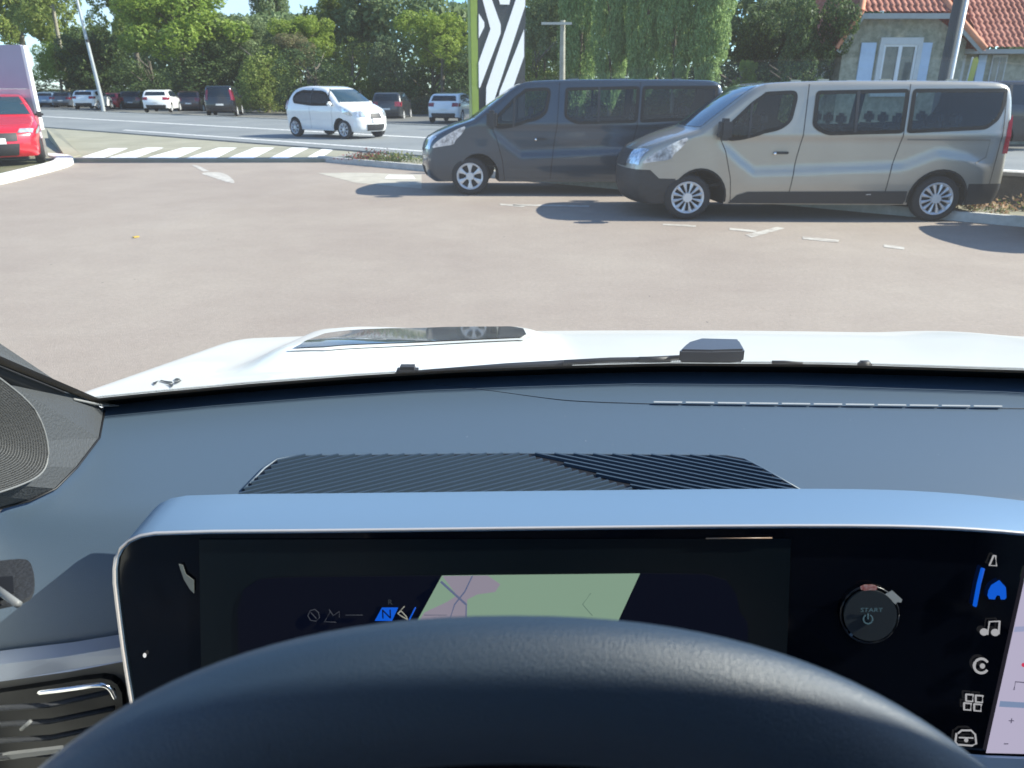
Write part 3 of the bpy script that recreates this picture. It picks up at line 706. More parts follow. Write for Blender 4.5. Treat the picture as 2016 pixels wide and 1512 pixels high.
# ------------------------------------------------------------------ totem
tb_ = onz(981, 317, 0); TX0, TX1 = -.62, .62
tot = empty('dealer_totem', (tb_.x, tb_.y, 0), R(14), 'tall black totem with white chevron emblem and lime green edge post', 'totem')
def tpt(px, py): q = ony(px, py, tb_.y-.16); return Vector((q.x-tb_.x, q.y-tb_.y, q.z))
xl = tpt(938, 150).x; xr = tpt(1033, 150).x
bm = bmesh.new(); box(bm, ((xl+xr)/2, 0, 4.2), (xr-xl, .30, 8.0), bev=.01)
bmo('panel', bm, mat('totem_black', (.025, .026, .03), rough=.25, coat=.3), tot)
bm = bmesh.new(); gl = tpt(924, 150).x; box(bm, ((gl+xl)/2-.004, 0, 4.2), (xl-gl, .34, 8.1), bev=.01)
bmo('edge_post', bm, mat('lime_green_paint', (.22, .30, .05), rough=.4, noise_amt=.05), tot)
bm = bmesh.new(); box(bm, ((gl+xr)/2, 0, .10), (xr-gl+.3, .7, .19), bev=.02); bmo('base', bm, CONC, tot)
def z3(p): return (800+p[0]/2.88, p[1]/2.88)
EMB = [[(398, 80), (430, 128), (430, 155), (398, 218)],
       [(366, -150), (420, -150), (470, -10), (525, 140), (525, 188), (405, 498), (397, 498), (397, 355), (466, 165), (420, 0)],
       [(505, -40), (588, -40), (575, 25), (522, 25)],
       [(690, -250), (740, -200), (668, 30), (470, 620), (440, 600), (442, 495), (612, 0)],
       [(662, 165), (662, 318), (545, 640), (500, 640), (520, 520)]]
for P in EMB:
    bm = bmesh.new(); pts = [tpt(*z3(p)) for p in P]; pts = [Vector((clamp(p.x, xl+.004, xr-.004), -.151, p.z)) for p in pts]
    prism(bm, pts, (0, -.03, 0)); bmo('emblem', bm, mat('emblem_white', (.85, .85, .85), rough=.35), tot)
# ------------------------------------------------------------------ pale panel at left
pb = onz(80, 312, .05)
def plp(px, py): return onp(px, py, Vector((pb.x, pb.y, 0)), Vector((0, -1, 0)))
pr = empty('advertising_panel', (pb.x, pb.y, .05), 0, 'large pale mauve panel with white edge post standing behind the red car', 'panel')
zt = plp(40, 88).z-.05; zm = plp(40, 175).z-.05
px1 = plp(66, 200).x-pb.x
bm = bmesh.new(); box(bm, (px1-1.3, 0, (zm+zt)/2), (2.6, .12, zt-zm-.01)); bmo('upper_panel', bm, mat('mauve_panel', (.34, .32, .42), rough=.35, noise_amt=.05, nscale=1), pr)
bm = bmesh.new(); box(bm, (px1-1.3, 0, (zm+.45)/2), (2.6, .11, zm-.45)); bmo('lower_panel', bm, mat('pink_panel', (.48, .36, .42), rough=.2, col2=(.62, .50, .56), nscale=1.2), pr)
bm = bmesh.new(); box(bm, (px1+.045, 0, zt/2+.34), (.09, .13, zt-.72), bev=.01); bmo('edge_post', bm, mat('white_post', (.85, .85, .84), rough=.4), pr)
bm = bmesh.new(); box(bm, (px1+.0, 0, .25), (.10, .12, .5)); box(bm, (px1-2.4, 0, .25), (.1, .12, .5)); bmo('foot', bm, CONC, pr)
# ------------------------------------------------------------------ poles
STEEL = mat('galvanised_steel', (.42, .45, .46), rough=.45, metal=.3, noise_amt=.1, nscale=4)
a = road_off(204, 2.6, .0)
lp = empty('lamp_post', (a.x, a.y, 0), 0, 'tall grey metal lamp post with dark band standing by the red parked car', 'lamp post')
bm = bmesh.new(); tube(bm, [(0, 0, -.1), (0, 0, 1), (-.35, 0, 6), (-.55, 0, 9.5)], [.15, .14, .11, .08], 12); bmo('pole', bm, STEEL, lp, True, 40)
bm = bmesh.new(); tube(bm, [(-.245, 0, 4.9), (-.258, 0, 5.1)], .135, 12); bmo('band', bm, BLACKP, lp)
bm = bmesh.new(); tube(bm, [(-.55, 0, 9.5), (-.5, -.6, 9.9), (-.4, -1.4, 10)], .05, 8); box(bm, (-.38, -1.7, 10), (.25, .7, .12), bev=.03); bmo('lamp_head', bm, STEEL, lp, True, 40)
a = Vector((ony(1862, 155, 17.5).x, 17.5, 0)); 
t0 = ony(1862, 155, 17.5); t1 = ony(1893, 0, 17.5)
lp = empty('street_pole', (a.x, a.y, .12), 0, 'dark grey pole with white front strip standing before the stone house', 'pole')
dx = (t1.x-t0.x)/(t1.z-t0.z); bx = -dx*0
def polept(z, o=0): return Vector((t0.x+dx*(z-t0.z)-a.x+o, 0, z-.12))
bm = bmesh.new(); tube(bm, [polept(0.0, -.05), polept(8, -.05)], [.11, .10], 12); bmo('pole', bm, mat('dark_pole', (.03, .04, .048), rough=.6), lp, True, 40)
bm = bmesh.new(); tube(bm, [polept(.5, .10), polept(3.75, .10)], .048, 8); bmo('white_strip', bm, mat('white_tube', (.85, .86, .86), rough=.35), lp, True)
a = road_off(1106, 1.2, 0); sc = (a.y*cp)/F
zt = H-(40-171)*sc/cp*1.0
tq = ony(1108, 40, a.y)
up = empty('utility_pole', (a.x, a.y, 0), 0, 'weathered pale utility pole with short crossarm in front of the conifers', 'utility pole')
bm = bmesh.new(); tube(bm, [(0, 0, -.1), (tq.x-a.x, 0, tq.z)], [.14, .10], 10); bmo('pole', bm, mat('weathered_wood', (.34, .33, .27), rough=.9, noise_amt=.15, nscale=5), up, True, 40)
bm = bmesh.new(); box(bm, (tq.x-a.x-.25, -.12, tq.z-.12), (1.2, .08, .09)); bmo('crossarm', bm, mat('pale_arm', (.55, .53, .45), rough=.8), up)
# ------------------------------------------------------------------ trees
def crown_data(seed, kind, n):
    rg = np.random.default_rng(seed); P = []; N = []
    if kind == 'broad':
        lobes = [((rg.uniform(-.68, .68), rg.uniform(-.68, .68), rg.uniform(-.68, .74)), rg.uniform(.14, .36)) for _ in range(38)]
    elif kind == 'conifer':
        lobes = []
        for z in np.linspace(-.92, .92, 16):
            w_ = (1-abs(z)**2.2)*.75+.16
            for _ in range(4):
                a = rg.uniform(0, 6.28); lobes.append(((math.cos(a)*w_*.55, math.sin(a)*w_*.60, z+rg.uniform(-.05, .05)), (.20*w_+.09)*rg.uniform(.8, 1.3)))
    elif kind == 'bush':
        lobes = [((rg.uniform(-.7, .7), rg.uniform(-.55, .55), -1+abs(rg.normal())*.75), rg.uniform(.25, .42)) for _ in range(30)]
        lobes = [(c, r) for c, r in lobes if c[2] < .72]
    ar = np.array([r*r for _, r in lobes]); ar /= ar.sum()
    ch = rg.choice(len(lobes), size=n, p=ar)
    d = rg.normal(size=(n, 3)); d /= np.linalg.norm(d, axis=1)[:, None]
    c = np.array([lobes[i][0] for i in ch]); r = np.array([lobes[i][1] for i in ch])[:, None]
    q = c+d*r*(1-np.abs(rg.normal(size=(n, 1)))*.16)
    keep = np.array([noise.noise(Vector(p_)*6.5+Vector((seed, 0, 0))) > -.22 for p_ in q])
    if kind == 'bush': keep &= q[:, 2] > -1.05
    return q[keep], d[keep]
def crown_mesh(name, seed, kind, n, size, stretch=1.0):
    P, D_ = crown_data(seed, kind, n); n = len(P); rg = np.random.default_rng(seed+9)
    nrm = D_*.7+rg.normal(size=(n, 3))*.55; nrm /= np.linalg.norm(nrm, axis=1)[:, None]
    a = np.cross(nrm, rg.normal(size=(n, 3))); a /= np.linalg.norm(a, axis=1)[:, None]
    if kind == 'conifer':
        dn = D_*.7+np.array([0, 0, -.6])+rg.normal(size=(n, 3))*.6; a = dn-nrm*(dn*nrm).sum(1)[:, None]; a /= np.linalg.norm(a, axis=1)[:, None]
    b = np.cross(nrm, a); s_ = size*rg.uniform(.55, 1.35, size=(n, 1))
    v = np.stack([P-a*s_*stretch, P-b*s_*.5, P+a*s_*stretch, P+b*s_*.5], 1).reshape(-1, 3)
    me = bpy.data.meshes.new(name); me.vertices.add(4*n); me.vertices.foreach_set('co', v.ravel())
    me.loops.add(4*n); me.loops.foreach_set('vertex_index', np.arange(4*n)); me.polygons.add(n)
    me.polygons.foreach_set('loop_start', np.arange(n)*4); me.polygons.foreach_set('loop_total', np.full(n, 4)); me.update()
    me.materials.append(None); return me
TM = {'broad': [crown_mesh('crown', s_, 'broad', 26000, .034) for s_ in (1, 2, 3)],
      'conifer': [crown_mesh('crown', s_, 'conifer', 30000, .034, 1.0) for s_ in (11, 12)],
      'bush': [crown_mesh('crown', s_, 'bush', 24000, .030) for s_ in (21, 22, 23)]}
L_BR = leafmat('bright_green_leaves', (.14, .23, .04), (.25, .36, .06), (.38, .48, .11), .38)
L_YG = leafmat('yellow_green_leaves', (.15, .23, .03), (.25, .34, .05), (.34, .42, .09), .35)
L_OL = leafmat('olive_leaves', (.13, .20, .04), (.24, .31, .07), (.36, .41, .12), .38)
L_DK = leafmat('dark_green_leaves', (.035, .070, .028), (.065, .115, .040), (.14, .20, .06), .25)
L_BG = leafmat('grey_green_leaves', (.10, .16, .07), (.18, .25, .11), (.28, .35, .17), .32)
L_CO = leafmat('conifer_leaves', (.17, .28, .10), (.29, .42, .16), (.42, .55, .25), .38)
L_RB = leafmat('russet_leaves', (.12, .16, .06), (.20, .20, .09), (.26, .19, .12), .3)
BARK = mat('bark', (.13, .115, .09), rough=.95, noise_amt=.3, nscale=6, bump=.6)
BARKP = mat('pale_bark', (.36, .33, .26), rough=.9, col2=(.22, .21, .15), nscale=3, bump=.4)
cnt = [0]
def tree(px, hw, ytop, ybot, off, kind, m, label, name='tree', group=None, bark=None, depthr=1.0, dx=0, Yabs=None):
    """px centre, hw half width in pixels, ytop/ybot of the crown"""
    b = road_off(px, off, 0.) if Yabs is None else Vector(((px-1008)/F*(Yabs*cp+(H)*sp), Yabs, 0))
    T = ony(px, ytop, b.y); B = ony(px, ybot, b.y); T1 = ony(px+hw, (ytop+ybot)/2, b.y); T0 = ony(px, (ytop+ybot)/2, b.y)
    rx = abs(T1.x-T0.x); hz = (T.z-B.z)/2; zc = (T.z+B.z)/2
    i = cnt[0]; cnt[0] += 1; rg = random.Random(i)
    root = empty(name, (T0.x, b.y, -.05), 0, label, 'bush' if kind == 'bush' else 'tree', group)
    me = TM[kind][i % len(TM[kind])]
    o = bpy.data.objects.new('crown', me); COL.objects.link(o); o.parent = root
    o.location = (0, 0, zc+.05); sx = rx/.92
    o.scale = (sx, sx*depthr, hz/(.95 if kind != 'bush' else .98)); o.rotation_euler = (0, 0, rg.uniform(0, 6.28) if kind != 'bush' else (math.pi if rg.random() > .5 else 0)+rg.uniform(-.3, .3))
    o.material_slots[0].link = 'OBJECT'; o.material_slots[0].material = m
    bm = bmesh.new(); r = max(.08, sx*.055)
    top = zc+hz*.55
    lean = rg.uniform(-.3, .3)
    tube(bm, [(0, 0, -.05), (lean*.2, 0, top*.35), (lean*.6, 0, top*.7), (lean, 0, top)], [r*1.25, r, r*.7, r*.25], 9)
    for k in range(6):
        z = zc-hz*.5+hz*.9*k/6; a = rg.uniform(0, 6.28); l = sx*rg.uniform(.4, .7)
        z = max(z, .4)
        tube(bm, [(lean*z/top, 0, z), (lean*z/top+l*.5*math.cos(a), l*.5*math.sin(a), z+hz*.25), (l*math.cos(a), l*math.sin(a), z+hz*.55)], [r*.5, r*.35, r*.1], 6)
    bmo('trunk', bm, bark or BARK, root, True, 60)
    return root
tg = 'trees beyond the road'
# tall background trees
tree(30, 90, -90, 120, 12, 'broad', L_OL, 'loose olive plane tree at the far left edge above the pale panel', group=tg, bark=BARKP)
tree(95, 75, -110, 70, 10, 'broad', L_OL, 'open crowned plane tree with pale bark left of the lamp post', group=tg, bark=BARKP)
tree(110, 40, 75, 172, 8, 'broad', L_BR, 'small bright leafy tree low behind the leftmost parked cars', group=tg)
tree(190, 70, 40, 200, 11, 'broad', L_DK, 'dark green tree directly behind the grey lamp post', group=tg)
tree(250, 80, -120, 90, 11, 'broad', L_OL, 'tall mid green tree rising right of the lamp post', group=tg)
tree(345, 118, -70, 135, 9, 'broad', L_BR, 'large bright green maple above the row of parked cars', group=tg)
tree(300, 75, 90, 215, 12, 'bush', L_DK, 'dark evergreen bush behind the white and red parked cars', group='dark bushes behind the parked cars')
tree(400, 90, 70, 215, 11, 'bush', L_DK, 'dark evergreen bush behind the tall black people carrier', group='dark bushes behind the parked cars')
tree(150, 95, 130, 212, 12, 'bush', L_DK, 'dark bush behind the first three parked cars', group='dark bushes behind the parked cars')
tree(530, 48, -130, 100, 24, 'conifer', L_BG, 'tall dark narrow tree standing between the maple and the olive trees', group=tg)
tree(470, 60, 25, 170, 14, 'broad', L_BG, 'grey green tree beside the maple\'s right edge', group=tg)
tree(600, 60, 20, 130, 14, 'broad', L_YG, 'yellow green tree behind the moving white car', group=tg)
tree(585, 42, 60, 150, 11, 'broad', L_RB, 'russet tinged tree above the moving white car', group=tg)
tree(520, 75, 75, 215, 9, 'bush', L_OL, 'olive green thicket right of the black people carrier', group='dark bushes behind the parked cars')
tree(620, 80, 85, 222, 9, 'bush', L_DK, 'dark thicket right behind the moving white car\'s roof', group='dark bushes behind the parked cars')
tree(720, 60, -90, 110, 20, 'broad', L_BG, 'tall grey green tree standing left of the yellow green tree', group=tg)
tree(655, 40, -20, 90, 20, 'broad', L_OL, 'tall olive tree between the dark narrow tree and the grey green tree', group=tg)
tree(690, 62, 70, 225, 16, 'bush', L_OL, 'olive bush above the windscreen of the moving white car', group='dark bushes behind the parked cars')
tree(760, 42, 80, 215, 17, 'conifer', L_BG, 'pale grey green shrub behind the dark grey parked car', group=tg)
tree(868, 75, 22, 150, 14, 'broad', L_YG, 'bright yellow green tree left of the green totem post', group=tg)
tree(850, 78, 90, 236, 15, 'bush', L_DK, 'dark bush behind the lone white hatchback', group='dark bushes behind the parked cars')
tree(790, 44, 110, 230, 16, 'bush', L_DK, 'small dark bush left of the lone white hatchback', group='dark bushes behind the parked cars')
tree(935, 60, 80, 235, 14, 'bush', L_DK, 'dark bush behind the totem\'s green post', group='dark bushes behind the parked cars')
tree(1070, 48, -40, 150, 9, 'broad', L_BG, 'grey green tree between the totem and the conifers', group=tg)
tree(1060, 70, 60, 225, 8, 'bush', L_OL, 'olive bush left of the utility pole', group='dark bushes behind the parked cars')
cg = 'row of tall pale green conifers'
for i, (px, hw, yt, yb, lb) in enumerate(((1140, 50, -90, 200, 'leftmost tall conifer of the row, just right of the utility pole'), (1207, 46, -110, 190, 'second tall conifer from the utility pole, above the slate van'), (1272, 48, -120, 178, 'middle tall conifer of the row above the slate van\'s roof'), (1337, 50, -110, 168, 'fourth conifer of the row, above the slate van\'s tail'), (1403, 54, -100, 160, 'rightmost tall conifer of the row with rounded lower edge'))):
    tree(px, hw, yt, yb, 9, 'conifer', L_CO, lb, 'conifer_tree', cg)
tree(1500, 70, 10, 215, 13, 'broad', L_DK, 'dark green tree right of the conifer row', group=tg)
tree(1592, 72, -5, 230, 0, 'broad', L_DK, 'dark green tree pressed against the left side of the stone house', group=tg)
tree(1600, 95, -5, 230, 14, 'broad', L_DK, 'large dark green tree touching the stone house', group=tg)
tree(1530, 60, -10, 90, 18, 'broad', L_BG, 'taller grey green tree behind the dark trees left of the house', group=tg)
tree(1620, 60, -60, 60, 16, 'broad', L_OL, 'olive tree top showing above the house roof corner', group=tg)
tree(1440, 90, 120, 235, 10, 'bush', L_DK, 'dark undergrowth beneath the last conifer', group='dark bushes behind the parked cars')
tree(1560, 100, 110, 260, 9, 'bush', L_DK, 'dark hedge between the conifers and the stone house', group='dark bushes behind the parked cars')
tree(1472, 18, 118, 190, 2, 'broad', L_YG, 'small yellow green sapling over the gap between the two vans', group=None, name='sapling')
tree(1452, 40, 152, 215, 1.5, 'bush', L_YG, 'low yellow green hedge between the two vans\' roofs')
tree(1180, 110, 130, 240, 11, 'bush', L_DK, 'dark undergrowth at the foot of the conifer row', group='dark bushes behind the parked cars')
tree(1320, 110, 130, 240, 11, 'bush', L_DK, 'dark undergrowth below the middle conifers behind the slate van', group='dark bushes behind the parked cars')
# far wooded backdrop that closes the gaps at the foot of the trees
rgw = np.random.default_rng(5); pts = []
for _ in range(60000):
    al = rgw.uniform(-15, 110); o_ = rgw.uniform(19, 23); q = RB0+ru*al+rn*o_; h = 8.0+1.8*noise.noise(Vector((al*.12, 0, 3)))+.6*noise.noise(Vector((al*.5, 2, 3)))
    if al < 2: continue
    pts.append((q.x, q.y, h*rgw.uniform(0, 1)**.7))
tag(leafcloud('far_hedge', pts, .26, L_BG, seed=44), kind='stuff', label='dark continuous hedge mass behind the parked cars', cat='hedge')
# ------------------------------------------------------------------ house
HY = 25.5
def hp(px, py, Y=HY): return ony(px, py, Y)
STONE = mat('grey_stone_render', (.22, .225, .165), rough=.95, col2=(.40, .39, .30), nscale=5, ramp=(.38, .64), detail=8, bump=1., bscale=7)
WH = mat('white_render', (.55, .57, .56), rough=.8, noise_amt=.05)
SHUT = mat('pale_blue_shutter', (.46, .58, .72), rough=.6, noise_amt=.04)
TILE = mat('clay_tile', (.22, .065, .040), rough=.85, col2=(.46, .20, .14), nscale=5, detail=6, ramp=(.35, .7), bump=.3, bscale=30)
TILEL = mat('ridge_tile', (.60, .25, .14), rough=.8, noise_amt=.15, nscale=3)
hl = hp(1652, 150); hr = hp(1890, 150)
house = empty('stone_house', (hl.x, HY, 0), 0, 'grey stone house with red tiled roofs and pale blue shutters at the right', 'house')
def hl_(v): return Vector((v.x-hl.x, v.y-HY, v.z))
xA = 0; xB = hr.x-hl.x
zE = hp(1700, 88).z; zT = hp(1760, 36).z; xm0 = hl_(hp(1700, 33)).x; xm1 = hl_(hp(1846, 33)).x
bm = bmesh.new(); prism(bm, [(xA, 0, 0), (xB, 0, 0), (xB, 0, zE+.1), (xm1, 0, zT), (xm0, 0, zT), (xA, 0, zE+.1)], (0, 4, 0))
bmo('gable_wall', bm, STONE, house)
def tiled(name, O, U, Vv, nu, nv, m, clip=None, ph=.18, pv=.28):
    O, U, Vv = Vector(O), Vector(U), Vector(Vv); N = U.cross(Vv).normalized()
    lu, lv = U.length, Vv.length; cu = max(2, int(lu/ph)*6); cv = max(2, int(lv/pv)*4)
    vs = []; fs = []
    for j in range(cv+1):
        for i in range(cu+1):
            a = i/cu; b = j/cv; fr = (j % 4)/4
            hgt = .045*abs(math.sin(math.pi*a*lu/ph))+.05*(1-fr)+.004*noise.noise(Vector((a*lu*5, b*lv*5, 0)))
            vs.append(O+U*a+Vv*b+N*hgt)
    for j in range(cv):
        for i in range(cu):
            if clip:
                a = (i+.5)/cu; b = (j+.5)/cv
                if not clip(a, b): continue
            k = j*(cu+1)+i; fs.append((k, k+1, k+cu+2, k+cu+1))
    return pyo(name, vs, fs, m, house)
# front hip of the gable roof (jerkinhead): eave from xm0-.. to xm1+.., rising and leaning back
ex0 = hl_(hp(1684, 30)).x; ex1 = hl_(hp(1862, 30)).x; ze = zT+.10
hw_ = (ex1-ex0); 
tiled('hip_roof', (ex0-.02, -.40, ze), (hw_+.04, 0, 0), (0, 1.5, 1.5), 1, 1, TILE, clip=lambda a, b: b*.40 < a < 1-b*.40)
# side slopes of the gable roof
oy = -.45
sl0 = (-.15-(-.02), 0)
ztop = ze+1.5
tiled('roof_slope', (xA-.32, 4.2, zE-.22), (0, -4.2-.45, 0), (ex0+.65-(xA-.32), 0, ztop-(zE-.22)), 1, 1, TILE, clip=lambda a, b: a < 1-.33*clamp((b-.35)/.65))
tiled('roof_slope', (xB+.32, -.45, zE-.22), (0, 4.65, 0), (-(xB+.32-(ex1-.65)), 0, ztop-(zE-.22)), 1, 1, TILE, clip=lambda a, b: a > .33*clamp((b-.35)/.65))
# barge boards / fascia
bm = bmesh.new()
def beam(bm, a, b, w_, h_):
    a, b = Vector(a), Vector(b); d = (b-a).normalized(); s_ = d.cross(Vector((0, 1, 0))).normalized()
    prism(bm, [a+s_*h_/2, b+s_*h_/2, b-s_*h_/2, a-s_*h_/2], (0, w_, 0))
FAS = mat('grey_fascia', (.34, .36, .34), rough=.7, noise_amt=.05)
beam(bm, (xA-.30, -.44, zE-.22), (ex0+.04, -.44, ze-.09), .05, .14); beam(bm, (ex0+.03, -.445, ze-.07), (ex1-.03, -.445, ze-.07), .05, .15); beam(bm, (ex1-.04, -.44, ze-.09), (xB+.30, -.44, zE-.22), .05, .14)
bmo('fascia', bm, FAS, house)
bm = bmesh.new()
tube(bm, [(ex1-.02, -.42, ze+.06), (xB+.36, -.42, zE-.12)], .10, 8); tube(bm, [(xA-.36, -.42, zE-.12), (ex0+.02, -.42, ze+.06)], .07, 8)
tube(bm, [(ex1, -.40, ze+.05), (ex1-.62, 1.1, ze+1.55)], .11, 8); tube(bm, [(ex0, -.40, ze+.05), (ex0+.62, 1.1, ze+1.55)], .09, 8)
bmo('ridge_tiles', bm, TILEL, house, True, 50)
# window
wl = hl_(hp(1728, 150)).x; wr_ = hl_(hp(1796, 150)).x; wt_ = hp(1760, 86).z; wb_ = 1.6
bm = bmesh.new(); fwd = .13
box(bm, ((wl+wr_)/2, -.045, wt_+.07), (wr_-wl+.22, .09, .20)); box(bm, (wl-.05, -.045, (wt_+wb_)/2-.015), (.14, .09, wt_-wb_-.03)); box(bm, (wr_+.05, -.045, (wt_+wb_)/2-.015), (.14, .09, wt_-wb_-.03)); box(bm, ((wl+wr_)/2, -.06, wb_-.06), (wr_-wl+.4, .12, .12))
wf = bmo('window_surround', bm, WH, house)
bm = bmesh.new()
box(bm, (wl+.05, -.035, (wt_+wb_)/2), (.07, .05, wt_-wb_)); box(bm, (wr_-.05, -.035, (wt_+wb_)/2), (.07, .05, wt_-wb_)); box(bm, ((wl+wr_)/2, -.035, (wt_+wb_)/2), (.11, .055, wt_-wb_)); box(bm, ((wl+wr_)/2, -.033, wt_-.05), (wr_-wl-.18, .05, .07))
bmo('window_frame', bm, mat('window_white', (.72, .74, .74), rough=.5), wf)
bm = bmesh.new(); box(bm, ((wl+wr_)/2, -.012, (wt_+wb_)/2), (wr_-wl, .02, wt_-wb_)); bmo('window_pane', bm, mat('window_glass', (.05, .07, .075), rough=.08, coat=.5, col2=(.12, .14, .14), nscale=2), wf)
for a_, b_ in ((1690, 1719), (1800, 1828)):
    bm = bmesh.new(); x0_, x1_ = hl_(hp(a_, 120)).x, hl_(hp(b_, 120)).x; zt_ = hp(1700, 84).z
    box(bm, ((x0_+x1_)/2, -.035, (zt_+wb_)/2), (x1_-x0_, .05, zt_-wb_))
    for k in range(3): box(bm, ((x0_+x1_)/2, -.066, wb_+.25+k*(zt_-wb_-.5)/2), (x1_-x0_-.04, .012, .07))
    bmo('shutter', bm, SHUT, house)
# wing to the right
wz = hp(1950, 96).z; wy = .6
bm = bmesh.new(); prism(bm, [(xB+.01, wy, 0), (xB+14, wy, 0), (xB+14, wy, wz+.02), (xB+.01, wy, wz+.02)], (0, 6, 0)); bmo('wing_wall', bm, STONE, house)
tiled('wing_roof', (xB-.55, wy-.5, wz), (14, 0, 0), (0, 3.6, 3.3), 1, 1, TILE, clip=lambda a, b: True)
bm = bmesh.new(); box(bm, (xB+6.7, wy-.47, wz-.07), (13.4, .12, .13)); bmo('gutter', bm, FAS, house)
for a_, b_, m_, nm in ((1905, 1918, WH, 'door_panel'), (1944, 1960, SHUT, 'shutter')):
    bm = bmesh.new(); x0_, x1_ = hl_(hp(a_, 130)).x, hl_(hp(b_, 130)).x; box(bm, ((x0_+x1_)/2, wy-.03, 1.95), (x1_-x0_, .05, 1.5)); bmo(nm, bm, m_, house)
for a_, b_ in ((1972, 2002),):
    bm = bmesh.new(); x0_, x1_ = hl_(hp(a_, 130)).x, hl_(hp(b_, 130)).x
    box(bm, ((x0_+x1_)/2, wy-.02, 2.15), (x1_-x0_, .04, 1.1)); wn = bmo('window', bm, WH, house)
    bm = bmesh.new()
    for q in (.27, .73): box(bm, (x0_+(x1_-x0_)*q, wy-.045, 2.15), ((x1_-x0_)*.36, .02, .95))
    bmo('window_pane', bm, MATS['window_glass'], wn)
# yellow banner by the wing
a = ony(1903, 150, 23.5); b = ony(1909, 112, 23.5)
fl = empty('yellow_flag', (a.x, 23.5, 0), 0, 'narrow yellow green banner in front of the house wing', 'banner')
bm = bmesh.new(); prism(bm, [(-.05, 0, .9), (.10, 0, .9), (.26, 0, b.z-.1), (.20, 0, b.z), (.10, 0, b.z-.05)], (0, .03, 0)); bmo('cloth', bm, mat('yellow_green_cloth', (.42, .42, .08), rough=.8), fl)
bm = bmesh.new(); tube(bm, [(-.08, .015, 0), (.07, .015, b.z)], .02, 6); bmo('mast', bm, STEEL, fl)
# fence panel seen past the van tail
# ------------------------------------------------------------------ HOST CAR
WHC = mat('host_white_paint', (.72, .735, .70), rough=.25, coat=.25, spec=.3, noise_amt=.02, nscale=2)
DASH = mat('dash_plastic', (.066, .100, .140), rough=.48, bump=.10, bscale=1100, spec=.65)
def specks(m, scale, thr, col):
    n = m.node_tree; b = n.nodes['Principled BSDF']; l = b.inputs['Base Color'].links
    t = n.nodes.new('ShaderNodeTexCoord'); v = n.nodes.new('ShaderNodeTexVoronoi'); v.inputs['Scale'].default_value = scale; n.links.new(t.outputs['Object'], v.inputs['Vector'])
    c = n.nodes.new('ShaderNodeMath'); c.operation = 'LESS_THAN'; c.inputs[1].default_value = thr; n.links.new(v.outputs['Distance'], c.inputs[0])
    w_ = n.nodes.new('ShaderNodeTexWhiteNoise'); n.links.new(v.outputs['Position'], w_.inputs['Vector'])
    g = n.nodes.new('ShaderNodeMath'); g.operation = 'GREATER_THAN'; g.inputs[1].default_value = .80; n.links.new(w_.outputs['Value'], g.inputs[0])
    k = n.nodes.new('ShaderNodeMath'); k.operation = 'MULTIPLY'; n.links.new(c.outputs[0], k.inputs[0]); n.links.new(g.outputs[0], k.inputs[1])
    x = n.nodes.new('ShaderNodeMixRGB'); x.inputs[2].default_value = (*col, 1)
    if l: n.links.new(l[0].from_socket, x.inputs[1])
    else: x.inputs[1].default_value = b.inputs['Base Color'].default_value
    n.links.new(k.outputs[0], x.inputs[0]); n.links.new(x.outputs[0], b.inputs['Base Color'])
specks(DASH, 60, .035, (.30, .33, .35)); specks(ASPH, 9, .035, (.55, .53, .48)); specks(ASPH, 4, .045, (.10, .09, .08))
DASH2 = mat('dash_dark_plastic', (.03, .032, .036), rough=.5, bump=.2, bscale=300)
SLABM = mat('display_hood_metal', (.17, .27, .39), rough=.50, metal=.35)
DARKG = mat('gloss_black', (.003, .004, .007), rough=.06, spec=.35)
LEATH = mat('wheel_leather', (.014, .032, .058), rough=.50, bump=.22, bscale=1300, spec=.8)
HEAD = mat('headliner_cloth', (.14, .14, .135), rough=.95, bump=.2)
FRIT = mat('frit_black', (.006, .006, .006), rough=.7, spec=.1)
host = empty('electric_car', (.37, 1.0, 0), 0, 'white electric car whose bonnet, dashboard and steering wheel fill the foreground', 'car')
HO = Vector((.37, 1.0, 0))
def hv(v): return Vector(v)-HO
def hob(name, bm, m, parent=None, smooth=False, ang=None, label=None):
    bmesh.ops.translate(bm, vec=-HO, verts=bm.verts)
    o = bmo(name, bm, m, parent or host, smooth, ang)
    if label: o['label'] = label
    return o
ZC = H-.36
cow_px = [(190, 801), (300, 790), (500, 772), (700, 757), (900, 745), (1100, 738), (1300, 733), (1600, 735), (2016, 747), (2200, 757)]
cow = [onz(x, y, ZC) for x, y in cow_px]
cow.append(cow[-1]+Vector((.22, -.10, 0)))
def cowY(X):
    if X <= cow[0].x: a, b = cow[0], cow[1]
    elif X >= cow[-1].x: a, b = cow[-2], cow[-1]
    else:
        for a, b in zip(cow, cow[1:]):
            if a.x <= X <= b.x: break
    return a.y+(b.y-a.y)*(X-a.x)/(b.x-a.x)
XL = cow[0].x; XR = cow[-1].x
